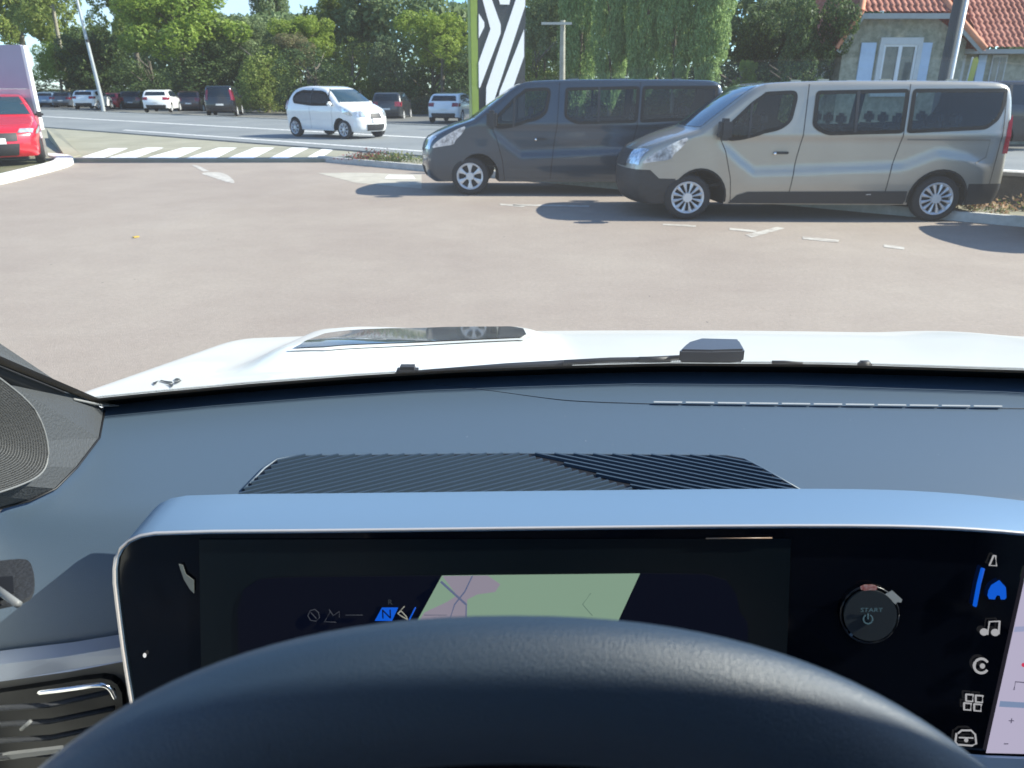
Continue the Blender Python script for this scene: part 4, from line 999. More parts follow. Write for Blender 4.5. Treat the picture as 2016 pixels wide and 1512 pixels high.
# windscreen
def ws(u, v, o=0):
    X = XL+(XR-XL)*u; c = Vector((X, cowY(X), ZC)); k = abs(2*u-1)
    t = Vector((.37+(X-.37)*.80, .20-.16*k*k, H+.155-.03*k*k))
    p = c.lerp(t, v); return p+Vector((0, o*.55, o*.83))
def wsgrid(name, u0, u1, v0, v1, nu, nv, m, o=0, parent=None):
    vs = []; fs = []
    for j in range(nv+1):
        for i in range(nu+1): vs.append(hv(ws(u0+(u1-u0)*i/nu, v0+(v1-v0)*j/nv, o)))
    for j in range(nv):
        for i in range(nu): k = j*(nu+1)+i; fs.append((k, k+1, k+nu+2, k+nu+1))
    return pyo(name, vs, fs, m, parent or host, True)
gm = bpy.data.materials.new('windscreen_glass'); gm.use_nodes = True; n = gm.node_tree; n.nodes.clear()
t_ = n.nodes.new('ShaderNodeBsdfTransparent'); t_.inputs[0].default_value = (.93, .965, .95, 1); g_ = n.nodes.new('ShaderNodeBsdfGlossy'); g_.inputs['Roughness'].default_value = .0
mx = n.nodes.new('ShaderNodeMixShader'); mx.inputs[0].default_value = .020; oo = n.nodes.new('ShaderNodeOutputMaterial')
n.links.new(t_.outputs[0], mx.inputs[1]); n.links.new(g_.outputs[0], mx.inputs[2]); du = n.nodes.new('ShaderNodeBsdfTranslucent'); du.inputs[0].default_value = (1, .97, .88, 1); dn_ = n.nodes.new('ShaderNodeTexNoise'); dn_.inputs['Scale'].default_value = 3; dn_.inputs['Detail'].default_value = 6
mr_ = n.nodes.new('ShaderNodeMapRange'); mr_.inputs[1].default_value = .3; mr_.inputs[2].default_value = .8; mr_.inputs[3].default_value = .018; mr_.inputs[4].default_value = .036; mx2 = n.nodes.new('ShaderNodeMixShader')
n.links.new(dn_.outputs[0], mr_.inputs[0]); n.links.new(mr_.outputs[0], mx2.inputs[0]); n.links.new(mx.outputs[0], mx2.inputs[1]); n.links.new(du.outputs[0], mx2.inputs[2]); n.links.new(mx2.outputs[0], oo.inputs[0])
wsg = wsgrid('windscreen', 0, 1, 0, 1, 40, 10, gm)
wsgrid('black_border', 0, 1, -.04, .043, 60, 2, FRIT, .003, wsg)
wsgrid('black_border', 0, .009, .043, 1, 3, 14, FRIT, .003, wsg)
# dotted fade of the border
bm = bmesh.new()
for r_, rad in ((.0470, .0020), (.0515, .0015), (.0555, .0010)):
    for i in range(520):
        u = (i+.5*(rad < .002))/520; p = ws(u, r_, .003); q1 = ws(u+.0005, r_, .003)-p; q1.normalize(); q2 = (ws(u, r_+.002, .003)-p).normalized()
        bm.faces.new([bm.verts.new(p+q1*rad*math.cos(a)+q2*rad*math.sin(a)) for a in (0, 1.05, 2.09, 3.14, 4.19, 5.24)])
hob('border_dots', bm, FRIT, wsg)
# dashboard
prof = [(0, .362), (.30, .366), (.60, .376), (.88, .385)]
rowsd = [(.66, .388), (.64, .408), (.62, .436), (.602, .463), (.590, .481), (.585, .495), (.585, .55), (.585, .80)]
def dpt(X, k):
    wrap = -.015*sm(-.22, -.52, X)
    if k < 4:
        t = (0, .35, .7, .9)[k]; y0 = cowY(X)+.012; y1 = .66+wrap; return Vector((X, y0+(y1-y0)*t, H-prof[k][1]))
    y, d = rowsd[k-4]; return Vector((X, y+wrap, H-d))
def dashz(X, Y):
    P = [dpt(X, k) for k in range(12)]
    for a, b in zip(P, P[1:]):
        if b.y <= Y <= a.y: return a.z+(b.z-a.z)*(Y-a.y)/(b.y-a.y-1e-9)
    return P[0].z
nx = 70; vs = []; fs = []
for i in range(nx+1):
    X = XL+.0+(XR-XL)*i/nx
    for k in range(12): vs.append(hv(dpt(X, k)))
for i in range(nx):
    for k in range(11): a = i*12+k; fs.append((a, a+1, a+13, a+12))
dash = pyo('dashboard', vs, fs, DASH, host, True, 60)
md = dash.modifiers.new('s', 'SUBSURF'); md.levels = 1; md.render_levels = 2
def dproj(px, py, lift=.002):
    z = H-.38
    for _ in range(12):
        p = onz(px, py, z); z = dashz(p.x, p.y)+lift
    return p
# highlight along the seam painted as pale dashes, towards the passenger side
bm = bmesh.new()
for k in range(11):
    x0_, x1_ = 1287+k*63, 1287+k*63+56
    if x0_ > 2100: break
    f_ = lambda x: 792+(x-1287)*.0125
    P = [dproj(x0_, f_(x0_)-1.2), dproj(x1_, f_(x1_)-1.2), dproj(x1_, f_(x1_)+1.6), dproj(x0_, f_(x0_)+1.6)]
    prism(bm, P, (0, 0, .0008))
hob('seam_highlight', bm, mat('seam_highlight_grey', (.30, .32, .33), rough=.6), dash)
bm = bmesh.new()
sp_ = [(858, 757), (960, 768), (1060, 782), (1130, 790), (1285, 795)]
tube(bm, [dproj(x, y, .0) for x, y in chaikin(sp_, 2)]+[dproj(x, 795+(x-1285)*.0125, 0) for x in range(1350, 2101, 50)], .00045, 5); hob('pad_seam', bm, DASH2, dash, True)
# dash grille with diagonal ribs
GRB = mat('grille_black', (.010, .011, .014), rough=.5); RIBM = mat('grille_rib', (.03, .048, .070), rough=.4)
reg = [(440, 1000), (478, 965), (520, 922), (545, 904), (585, 897), (1010, 893), (1430, 897), (1465, 904), (1500, 922), (1580, 968), (1625, 1000)]
bm = bmesh.new(); P = [dproj(x, y, .0012) for x, y in reg]; vsx = [bm.verts.new(p) for p in P]
tri = tessellate_polygon([P])
for t in tri: 
    f = bm.faces.new([vsx[i] for i in t])
    f.normal_update()
    if f.normal.z < 0: f.normal_flip()
grl = hob('speaker_grille', bm, GRB, dash)
def clipseg(a, b, poly):
    t0, t1 = 0., 1.; d = b-a; n_ = len(poly); ar = sum(poly[i].x*poly[(i+1) % n_].y-poly[(i+1) % n_].x*poly[i].y for i in range(n_)); sg = 1 if ar > 0 else -1
    for i in range(n_):
        p = poly[i]; q = poly[(i+1) % n_]; e = q-p; nn = Vector((-e.y, e.x))*sg; den = nn.dot(d); num = nn.dot(p-a)
        if abs(den) < 1e-12:
            if num > 0: return None
        else:
            t = num/den
            if den > 0: t0 = max(t0, t)
            else: t1 = min(t1, t)
    return (a+d*t0, a+d*t1) if t1 > t0+1e-4 else None
def ribs(poly_px, d0, d1, pitch, wd, parent):
    poly = [dproj(x, y).to_2d() for x, y in poly_px]; a = dproj(*d0).to_2d(); b = dproj(*d1).to_2d(); d = (b-a).normalized(); n_ = Vector((-d.y, d.x))
    cs = [p.dot(n_) for p in poly]; bm = bmesh.new(); c = min(cs)+pitch*.5
    while c < max(cs):
        r_ = clipseg(n_*c-d*3, n_*c+d*3, poly)
        if r_:
            p, q = r_; ns = max(1, int((q-p).length/.04)); prev = None
            for i in range(ns+1):
                m_ = p.lerp(q, i/ns); z = dashz(m_.x, m_.y)+.0016
                ring = [bm.verts.new((m_.x+n_.x*o, m_.y+n_.y*o, z+h)) for o, h in ((-wd/2, 0), (-wd*.3, .0030), (wd*.3, .0030), (wd/2, 0))]
                if prev:
                    for k in range(3): bm.faces.new((prev[k], prev[k+1], ring[k+1], ring[k]))
                else: bm.faces.new(ring)
                prev = ring
            if prev: bm.faces.new(prev)
        c += pitch
    bmesh.ops.recalc_face_normals(bm, faces=bm.faces[:])
    return hob('ribs', bm, RIBM, parent, False)
ribs([(446, 998), (480, 966), (523, 923), (550, 904), (590, 898), (1030, 895), (1330, 998)], (540, 950), (740, 902), .0068, .0042, dash)
ribs([(1052, 895), (1430, 899), (1463, 906), (1498, 924), (1574, 968), (1612, 998), (1345, 998)], (1150, 912), (1395, 962), .0068, .0042, dash)
bm = bmesh.new(); tube(bm, [dproj(x, y, .001) for x, y in reg[1:-1]], .0016, 6); hob('grille_rim', bm, DASH, dash, True)
# side demister nozzle at far left
bm = bmesh.new(); P = [dproj(x, y, .003) for x, y in rpoly([(-60, 1120), (40, 1104), (66, 1112), (70, 1170), (50, 1190), (-60, 1210)], 2)]; prism(bm, P, (0, 0, .003)); nz = hob('side_nozzle', bm, DASH2, dash, True, 40)
bm = bmesh.new(); P = [dproj(x, y, .011) for x, y in [(-60, 1142), (26, 1136), (28, 1168), (-60, 1200)]]; prism(bm, P, (0, 0, .001)); hob('nozzle_slot', bm, GRB, dash)
bm = bmesh.new(); tube(bm, [dproj(-20, 1150, .014), dproj(36, 1190, .014)], .003, 6); hob('nozzle_fin', bm, mat('rim_grey', (.16, .165, .165), rough=.5), dash, True)
# left trim, vent
def yv(px, py, Y=.455): return ony(px, py, Y+.094-.015*sm(-.22, -.52, (px-1008)/F*.75))
def vplate(name, px, Y, th, m, par=None, smooth=False):
    bm = bmesh.new(); P = [yv(x, y, Y) for x, y in px]
    prism(bm, P, (0, th, 0)); return hob(name, bm, m, par or host, smooth, 40)
vplate('trim_strip', [(-60, 1316), (0, 1308), (120, 1294), (320, 1261), (320, 1288), (140, 1322), (0, 1342), (-60, 1352)], .470, .02, mat('trim_metal', (.32, .36, .45), rough=.35, metal=.3))
vplate('trim_lower', [(-60, 1351), (0, 1341), (140, 1321), (320, 1287), (320, 1420), (-60, 1520)], .478, .02, mat('trim_taupe', (.10, .10, .10), rough=.6))
av = vplate('air_vent', rpoly([(-60, 1372), (60, 1356), (190, 1334), (226, 1340), (244, 1372), (246, 1600), (-60, 1600)], 1), .472, .01, GRB)
bm = bmesh.new()
for k, (y0_, y1_) in enumerate(((1398, 1366), (1430, 1400), (1462, 1432), (1494, 1462))):
    P = [yv(-60, y0_, .43), yv(100, y0_-10, .455), yv(225, y1_-6, .462)]
    tube(bm, P, .0035, 6, flat=.6)
hob('vent_slats', bm, DASH2, av, True)
bm = bmesh.new(); tube(bm, [yv(x, y, .450) for x, y in chaikin([(76, 1364), (150, 1355), (196, 1347), (216, 1352), (227, 1374)], 2)], .0022, 8); hob('vent_chrome', bm, CHROME, av, True)
bm = bmesh.new(); tube(bm, [yv(42, 1436, .43), yv(60, 1420, .43)], .0018, 6); hob('vent_tab', bm, MATS['rim_grey'], av, True)
vplate('lower_trim', [(-60, 1500), (0, 1488), (120, 1474), (120, 1482), (0, 1498), (-60, 1512)], .44, .004, MATS['rim_grey'])
# side panel (pillar foot) with speaker
SIDEX = XL+.012
PILM = mat('pillar_plastic', (.05, .055, .06), rough=.6, bump=.25, bscale=350)
def sx_(px, py, X=SIDEX): return onx(px, py, X)
side_px = [(205, 806), (195, 862), (150, 920), (108, 962), (60, 984), (0, 1000), (-260, 1090), (-560, 900), (-560, 400), (-200, 560), (0, 676), (120, 756)]
bm = bmesh.new(); P = [sx_(x, y) for x, y in side_px]
for i in range(6): P[i] = dproj(*side_px[i], .004)
vv = [bm.verts.new(p) for p in P]
for t in tessellate_polygon([[Vector((x, y, 0)) for x, y in side_px]]): bm.faces.new([vv[i] for i in t])
dp = hob('door_panel', bm, PILM)
bm = bmesh.new(); SPX = SIDEX+.036
spk = rpoly([(-150, 640), (0, 744), (66, 798), (90, 850), (97, 900), (84, 934), (40, 956), (-30, 978), (-150, 1000)], 2)
P = [sx_(x, y, SPX) for x, y in spk]; prism(bm, P, (-.002, 0, 0)); sg_ = hob('speaker_cover', bm, mat('speaker_mesh', (.07, .072, .072), rough=.7, bump=1., bscale=900), dp)
bm = bmesh.new(); tube(bm, [sx_(x, y, SPX) for x, y in spk]+[sx_(*spk[0], SPX)], .0010, 6); hob('speaker_rim', bm, mat('rim_grey', (.16, .165, .165), rough=.5), dp, True)
bm = bmesh.new()
for k in range(26):   # fine ripples of the mesh cover
    r0 = 1-k*.034
    cx, cy = -60, 860
    tube(bm, [sx_(cx+(x-cx)*r0, cy+(y-cy)*r0, SPX+.0002) for x, y in spk if x > -140], .00035, 4, cap=False)
hob('speaker_ripples', bm, mat('ripple_grey', (.085, .087, .087), rough=.7), dp)
bm = bmesh.new(); tube(bm, [dproj(x, y, .004) for x, y in ((206, 808), (196, 862), (152, 920), (110, 962), (60, 986), (0, 1001), (-100, 1030))], .0012, 6); hob('panel_joint', bm, GRB, dp, True)
bm = bmesh.new(); tube(bm, [ws(0.0, v)+Vector((-.008, 0, 0)) for v in (-.01, .3, .6, 1)], .008, 8); hob('pillar_seal', bm, mat('rubber_seal', (.012, .012, .012), rough=.6), None, True)
bm = bmesh.new(); tube(bm, [ws(1.0, v) for v in (0, .3, .6, 1)], .04, 8); hob('pillar_seal', bm, MATS['rubber_seal'], None, True)
bm = bmesh.new(); tube(bm, [ws(.003, .09, -.004), ws(.010, .03, -.004), ws(.016, .004, -.002)], .0015, 6); hob('clip', bm, mat('rim_grey', (.16, .165, .165), rough=.5), dp, True)
# display surround
TAU = R(10); DP = Vector((0, .56, H-.352)); DN = Vector((0, -math.cos(TAU), math.sin(TAU)))
def dsp(px, py, o=0.0): return onp(px, py, DP+DN*o, DN)
top_edge = [(300, 1700), (272, 1500), (262, 1400), (245, 1300), (232, 1200), (224, 1130), (230, 1086), (262, 1056), (320, 1046), (700, 1043), (1100, 1038), (1500, 1034), (1720, 1034), (1850, 1037), (1950, 1043), (2040, 1051), (2200, 1070), (2400, 1110)]
te = chaikin(top_edge, 1)
inner = [dsp(x, y) for x, y in te]
EXT = Vector((0, .068, .0))
bm = bmesh.new()
# shell: outline pushed back along +Y, with a small rounded front lip
offs = [(0.0, .0025), (.0008, .0008), (.0035, 0.0), (.062, 0.0), (.067, .002), (.068, .010)]
def outn(i):
    a = inner[max(0, i-1)]; b = inner[min(len(inner)-1, i+1)]; d = (b-a).normalized(); return d.cross(DN).normalized()
cen = dsp(1100, 1400)
rows_ = []
for i, p in enumerate(inner):
    n_ = outn(i)
    if n_.dot(p-cen) < 0: n_ = -n_
    rows_.append([bm.verts.new(p+Vector((0, y, 0))-n_*k) for y, k in offs])
for i in range(len(rows_)-1):
    for k in range(len(offs)-1): bm.faces.new((rows_[i][k], rows_[i+1][k], rows_[i+1][k+1], rows_[i][k+1]))
bmesh.ops.recalc_face_normals(bm, faces=bm.faces[:])
sur = hob('display_hood', bm, SLABM, None, True, 50)
bm = bmesh.new(); tube(bm, [p+Vector((0, -.0008, 0)) for p in inner], .0013, 6); hob('display_rim', bm, mat('rim_satin', (.62, .58, .56), rough=.3, metal=.4), sur, True)
bm = bmesh.new(); pl = te+[(2400, 1900), (300, 1900)]; P = [dsp(x, y, -.002) for x, y in pl]; prism(bm, P, -DN*.01); dsy = hob('display_glass', bm, DARKG)
bm = bmesh.new(); P = [dsp(x, y, -.016) for x, y in pl]; prism(bm, P, -DN*.03); hob('display_back', bm, BLACKP, sur)
def dpoly(name, px, m, o=.0003, par=None, th=.0003, it=0):
    bm = bmesh.new(); P = [dsp(x, y, o) for x, y in (rpoly(px, it) if it else px)]; prism(bm, P, DN*th); return hob(name, bm, m, par or dsy)
def dline(name, px, rad, m, par=None, o=.0006, closed=False):
    bm = bmesh.new(); P = [dsp(x, y, o) for x, y in px]
    if closed: P.append(P[0])
    tube(bm, P, rad, 6); return hob(name, bm, m, par or dsy, True)
# greyer sheet around the instrument cluster, then the dark cluster screen
dpoly('cluster_sheet', [(392, 1062), (1557, 1060), (1545, 1400), (1470, 1500), (400, 1500)], mat('cluster_sheet', (.005, .009, .012), rough=.25, spec=.25, noise_amt=.1, nscale=3), -.0012, th=.0004)
clu = dpoly('cluster_screen', [(480, 1160), (510, 1140), (560, 1136), (860, 1133), (1260, 1128), (1390, 1130), (1430, 1142), (1450, 1170), (1456, 1205), (1472, 1225), (1474, 1400), (470, 1400), (468, 1200)], emat('cluster_navy', (4, 10, 26), 1.), -.0006, th=.0004)
mp = dpoly('map_screen', [(870, 1133), (1260, 1129), (1195, 1270), (795, 1270)], emat('map_green', (126, 152, 132)), .0002, dsy)
dpoly('map_town', [(871, 1134), (960, 1133), (985, 1150), (975, 1165), (940, 1170), (920, 1180), (918, 1270), (797, 1270), (835, 1206), (880, 1185), (900, 1172), (872, 1135)], emat('map_mauve', (138, 132, 146)), .0006, mp)
dline('map_river', [(868, 1145), (890, 1165), (918, 1190)], .0010, emat('map_blue', (88, 98, 128)), mp, .0010)
dline('map_road', [(930, 1134), (915, 1165), (895, 1190), (882, 1230)], .0006, emat('map_blue', (88, 98, 128)), mp, .0011)
dline('map_road', [(918, 1190), (917, 1240)], .0006, emat('map_blue', (88, 98, 128)), mp, .0011)
dline('map_road', [(1163, 1168), (1147, 1190), (1166, 1212)], .0003, emat('map_line', (84, 108, 98)), mp, .0010)
dline('map_road', [(835, 1211), (880, 1211)], .0004, emat('map_line2', (104, 104, 120)), mp, .0010)
bl = emat('icon_blue', (18, 88, 205))
gb = dpoly('gear_badge', [(738, 1222), (752, 1196), (784, 1196), (772, 1222)], bl, .0002)
def dtext(name, s_, px, py, hpx, m, tilt=0., sx=1., par=None):
    o = dsp(px, py, .0008); sc_ = (dsp(px, py-10).z-dsp(px, py).z)/10
    r_ = Vector((1, 0, 0)); u_ = Vector((0, math.sin(TAU), math.cos(TAU)))
    M4 = Matrix(((r_.x*sx, u_.x, DN.x, o.x-HO.x), (r_.y*sx, u_.y, DN.y, o.y-HO.y), (r_.z*sx, u_.z, DN.z, o.z-HO.z), (0, 0, 0, 1))) @ Matrix.Rotation(tilt, 4, 'Z')
    size = hpx*abs(sc_)*1.4/math.cos(TAU)
    return text(name, s_, size, M4, m, par or dsy, .0001)
dtext('gear_letter', 'N', 761, 1210, 18, emat('badge_dark', (6, 14, 40)), par=dsy)
dtext('small_letter', 'R', 768, 1186, 10, emat('dim_grey', (50, 56, 62)), par=dsy)
dline('gear_mark', [(806, 1220), (818, 1196)], .0006, bl)
wi = emat('icon_white', (165, 165, 168)); gi = emat('icon_grey', (58, 62, 70))
dline('car_icon', [(783, 1208), (790, 1203), (800, 1214), (803, 1220), (792, 1214), (783, 1208), (796, 1194)], .0005, emat('icon_mid', (150, 150, 140)), closed=False)
dline('lamp_icon', [(606, 1212), (611, 1202), (620, 1200), (627, 1206), (629, 1216), (622, 1223), (611, 1221)], .0004, gi, closed=True)
dline('lamp_icon', [(612, 1206), (623, 1218)], .0004, gi); dline('belt_icon', [(640, 1222), (650, 1205), (648, 1200), (656, 1212), (668, 1204), (668, 1215)], .0004, gi)
dline('text_mark', [(680, 1211), (714, 1211)], .0003, gi); dline('line_mark', [(638, 1224), (662, 1225)], .0003, gi)
# start knob right of the cluster
def circ(cx, cy, rx_, ry_, a0=0, a1=360, n_=28): return [(cx+rx_*math.cos(R(a0+(a1-a0)*k/n_)), cy+ry_*math.sin(R(a0+(a1-a0)*k/n_))) for k in range(n_+(a1-a0 != 360))]
kn = dpoly('start_button', circ(1712, 1210, 52, 50), mat('knob_dark', (.02, .026, .03), rough=.45), .0008, th=.002)
dline('button_ring', circ(1712, 1210, 57, 56), .0008, mat('ring_dark', (.012, .014, .018), rough=.3), kn, closed=True)
tm = emat('button_print', (62, 84, 94))
dtext('button_word', 'START', 1713, 1198, 8, tm, sx=1.25, par=kn).location += Vector(DN*.003)
o = dline('power_symbol', circ(1709, 1219, 9, 9, -60, 240), .0006, tm, kn, .0036); dline('power_symbol', [(1709, 1208), (1709, 1219)], .0006, tm, kn, .0036)
dpoly('red_marker', rpoly([(1694, 1151), (1726, 1151), (1727, 1163), (1694, 1163)], 1), mat('red_white_marker', (.35, .06, .05), rough=.4, col2=(.6, .45, .40), nscale=260), .002, kn)
dpoly('white_marker', [(1742, 1170), (1756, 1162), (1776, 1180), (1774, 1186), (1766, 1185), (1763, 1190)], mat('pale_marker', (.42, .42, .38), rough=.5), .002, kn)
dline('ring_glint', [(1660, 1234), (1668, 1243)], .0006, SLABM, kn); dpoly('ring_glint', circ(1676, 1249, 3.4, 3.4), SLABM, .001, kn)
dpoly('glass_reflection', [(352, 1110), (360, 1112), (366, 1130), (382, 1142), (382, 1168), (374, 1160), (362, 1140)], mat('reflection_grey', (.16, .17, .15), rough=.4), .0002)  # pale reflection in the glass, put in as a grey patch
dline('glass_reflection_line', [(1390, 1060), (1520, 1059)], .0005, mat('reflection_orange', (.30, .20, .14), rough=.4))  # reflected orange line, drawn onto the glass as a coloured tube
# icons
dline('selection_bar', [(1935, 1119), (1927, 1150), (1919, 1193)], .0016, bl, closed=False)
dpoly('home_icon', [(1946, 1162), (1951, 1152), (1967, 1142), (1980, 1156), (1981, 1176), (1978, 1180), (1970, 1180), (1968, 1172), (1962, 1172), (1958, 1180), (1947, 1179), (1944, 1172)], bl)
dline('bottle_icon', [(1956, 1094), (1960, 1094), (1962, 1114), (1948, 1113), (1956, 1094)], .0007, wi)
dline('music_icon', [(1944, 1249), (1948, 1224), (1968, 1223), (1966, 1248)], .0008, wi); dpoly('music_icon', circ(1937, 1244, 8, 7), wi); dpoly('music_icon', circ(1959, 1245, 8, 7), wi)
dline('ring_icon', circ(1932, 1311, 14, 14, 35, 325), .0011, wi); dpoly('ring_icon', circ(1934, 1311, 5, 5), wi)
for cx, cy in ((1909, 1374), (1928, 1376), (1905, 1391), (1925, 1393)): dline('grid_icon', [(cx-7, cy-7), (cx+7, cy-6), (cx+6, cy+7), (cx-7, cy+6)], .0008, wi, closed=True)
dline('vehicle_icon', [(1886, 1444), (1893, 1438), (1912, 1438), (1920, 1446), (1922, 1464), (1914, 1468), (1886, 1466), (1881, 1460), (1883, 1444)], .0008, wi); dline('vehicle_icon', [(1888, 1452), (1916, 1453)], .0006, wi); dpoly('vehicle_icon', circ(1902, 1457, 4, 4), wi)
# centre screen
cs = dpoly('centre_screen', [(2022, 1118), (2200, 1118), (2140, 1487), (1941, 1482)], emat('screen_lilac', (178, 172, 196)), .0003)
dpoly('screen_green', [(2021, 1121), (2100, 1121), (2098, 1142), (2016, 1142)], emat('screen_pale_green', (150, 190, 160)), .0008, cs)
dpoly('screen_road', [(1998, 1234), (2100, 1228), (2100, 1238), (1996, 1244)], emat('screen_lavender', (150, 156, 188)), .0008, cs)
dpoly('screen_road', [(1969, 1380), (2100, 1388), (2100, 1398), (1967, 1391)], emat('screen_blue', (120, 138, 170)), .0008, cs)
dk = emat('screen_ink', (88, 84, 104))
dtext('screen_plus', '+', 1991, 1420, 14, dk, par=cs); dtext('screen_minus', '-', 1981, 1463, 14, dk, sx=1.6, par=cs)
dline('screen_icon', [(1996, 1358), (1999, 1342), (2020, 1344), (2018, 1358)], .0006, dk, cs); dpoly('screen_dot', circ(2015, 1309, 4, 4), emat('screen_red', (200, 60, 90)), .0008, cs)
# lower bezel and a small glowing white dot
dpoly('lower_bezel', [(1872, 1481), (1941, 1487), (2200, 1496), (2200, 1600), (1800, 1600)], mat('bezel_metal', (.50, .62, .72), rough=.4, metal=.2), .0012, sur, .003)
dpoly('white_dot', circ(285, 1290, 3.2, 4.5), emat('dot_white', (235, 235, 235)))
# steering wheel : flattened ring swept with an oval section
TW = R(24); wd_ = Vector((0, -math.sin(TW), -math.cos(TW))); wn_ = Vector((0, -math.cos(TW), math.sin(TW)))
WT = Vector((.0, .222, H-.2075)); a_w, b_w, ex = .208, .170, 2.25
WC = WT+wd_*b_w
bm = bmesh.new(); NS = 140; NT = 20; rings = []
def wpt(t):
    c, s_ = math.cos(t), math.sin(t); return Vector((1, 0, 0))*(a_w*math.copysign(abs(c)**(2/ex), c)) - wd_*(b_w*math.copysign(abs(s_)**(2/ex), s_))
for i in range(NS):
    t = 2*math.pi*i/NS; p = wpt(t); d = (wpt(t+.01)-wpt(t-.01)).normalized(); o_ = d.cross(wn_).normalized()
    if o_.dot(p) < 0: o_ = -o_
    rings.append([bm.verts.new(WC+p+o_*(.0265*math.cos(2*math.pi*k/NT))+wn_*(.0175*math.sin(2*math.pi*k/NT))) for k in range(NT)])
for i in range(NS):
    for k in range(NT): bm.faces.new((rings[i][k], rings[i][(k+1) % NT], rings[(i+1) % NS][(k+1) % NT], rings[(i+1) % NS][k]))
bmesh.ops.recalc_face_normals(bm, faces=bm.faces[:])
sw = hob('steering_wheel', bm, LEATH, None, True)
bm = bmesh.new()
hubp = [WC+Vector((x, 0, 0))+wd_*y-wn_*.03 for x, y in rpoly([(-.09, -.055), (.09, -.055), (.10, .0), (.06, .07), (-.06, .07), (-.10, 0)], 2)]
prism(bm, hubp, wn_*.03)
for sg in (-1, 1): prism(bm, [WC+Vector((sg*.07, 0, 0))+wd_*-.025-wn_*.025, WC+Vector((sg*.175, 0, 0))+wd_*-.02-wn_*.012, WC+Vector((sg*.175, 0, 0))+wd_*.02-wn_*.012, WC+Vector((sg*.07, 0, 0))+wd_*.03-wn_*.025], wn_*.015)
hob('wheel_hub', bm, BLACKP, sw, True, 40)
# cabin shell
bm = bmesh.new()
hx0, hx1 = .37+(XL-.37)*.8-.04, .37+(XR-.37)*.8+.04
box(bm, ((hx0+hx1)/2, -.70, H+.185), (hx1-hx0, 1.85, .05), bev=.02); hob('roof', bm, [WHC], None, True, 40)
bm = bmesh.new(); box(bm, ((hx0+hx1)/2, -.70, H+.150), (hx1-hx0-.02, 1.78, .016)); hob('headliner', bm, HEAD)
bm = bmesh.new(); box(bm, (XL-.04, -.4, H-.62), (.06, 2.1, .50), bev=.02); hob('left_door', bm, WHC, None, True, 40)
bm = bmesh.new(); box(bm, (XR+.03, -.4, H-.62), (.06, 2.1, .50), bev=.02); hob('right_door', bm, WHC, None, True, 40)
bm = bmesh.new(); box(bm, (.37, -1.6, H-.45), (1.8, .06, 1.2)); hob('rear_bulkhead', bm, HEAD)
bm = bmesh.new(); box(bm, (.37, -.4, H-1.25), (1.8, 2.6, .05)); hob('floor', bm, BLACKP)
for sx0 in (0.0, .75):
    bm = bmesh.new(); box(bm, (sx0, -.42, H-.42), (.48, .14, .66), bev=.05); box(bm, (sx0, -.40, H-.02), (.26, .11, .17), bev=.04); box(bm, (sx0, -.12, H-.78), (.48, .52, .14), bev=.05); hob('seat', bm, mat('seat_cloth', (.09, .095, .09), rough=.9, bump=.3), None, True, 50)
bm = bmesh.new(); tube(bm, [(XL+.03, -.42, H-.4), (XL+.08, -.42, H+.13)], .04, 8); tube(bm, [(XR-.03, -.42, H-.4), (XR-.1, -.42, H+.13)], .04, 8); hob('door_pillar', bm, BLACKP, None, True)
# bonnet
CXH = .37; HWH = 1.06
def hoodz(X, Y):
    u = (X-CXH)/HWH; d = .398+(Y-1.0)*.19
    if Y > 1.6: d += .25*(Y-1.6)**2
    if Y > 2.0: d += 2.2*(Y-2.0)**2
    d += .022*u*u
    e = max(0, abs(u)-.96); d += 14.*e*e
    # shallow lengthwise channel and ridge
    d -= .008*math.exp(-((abs(u)-.66)/.10)**2)
    # raised pod on the driver's side
    bx_ = sm(-.50, -.40, X)*(1-sm(.01, .12, X)); by_ = sm(1.16, 1.32, Y)*(1-sm(1.54, 1.72, Y)); d -= .030*bx_*by_
    return H-d
vs = []; fs = []; nxh, nyh = 110, 60
for j in range(nyh+1):
    for i in range(nxh+1):
        u = -1.0+2.0*i/nxh; X = CXH+u*HWH; v = j/nyh
        y0 = min(cowY(clamp(X, XL, XR))+.03, 1.2); y1 = 2.22-.28*abs(u)**2.5
        Y = y0+(y1-y0)*v; z = hoodz(X, Y)
        vs.append(hv((X, Y, z)))
for j in range(nyh):
    for i in range(nxh): k = j*(nxh+1)+i; fs.append((k, k+1, k+nxh+2, k+nxh+1))
hood = pyo('bonnet', vs, fs, WHC, host, True)
# front and wings below the bonnet
vs = []; fs = []; edge = []
E = [(-1.0, j/nyh) for j in range(0, nyh+1, 2)]+[(-1+2*i/nxh, 1.) for i in range(2, nxh+1, 2)]+[(1., 1-j/nyh) for j in range(2, nyh+1, 2)]
for (u, v) in E:
    X = CXH+u*HWH; y0 = min(cowY(clamp(X, XL, XR))+.03, 1.2); y1 = 2.22-.28*abs(u)**2.5; Y = y0+(y1-y0)*v; z = hoodz(X, Y)
    ox, oy_ = (u*.04 if abs(u) > .95 else 0), (.06 if v > .95 else 0)
    for (k, zz) in ((0, z-.003), (.7, z-.10), (1., z-.30), (1., .55), (.6, .30)): vs.append(hv((X+ox*k, Y+oy_*k, zz)))
for i in range(len(E)-1):
    for k in range(4): a = i*5+k; fs.append((a, a+1, a+6, a+5))
pyo('front_bodywork', vs, fs, WHC, host, True, 50)
for sg in (-1, 1):
    wheel(host, CXH-HO.x, 0, .36, .22, sg, 5) if False else None
def hdp(px, py, drop, lift=.004):
    p = onz(px, py, H-drop); return Vector((p.x, p.y, hoodz(p.x, p.y)+lift))
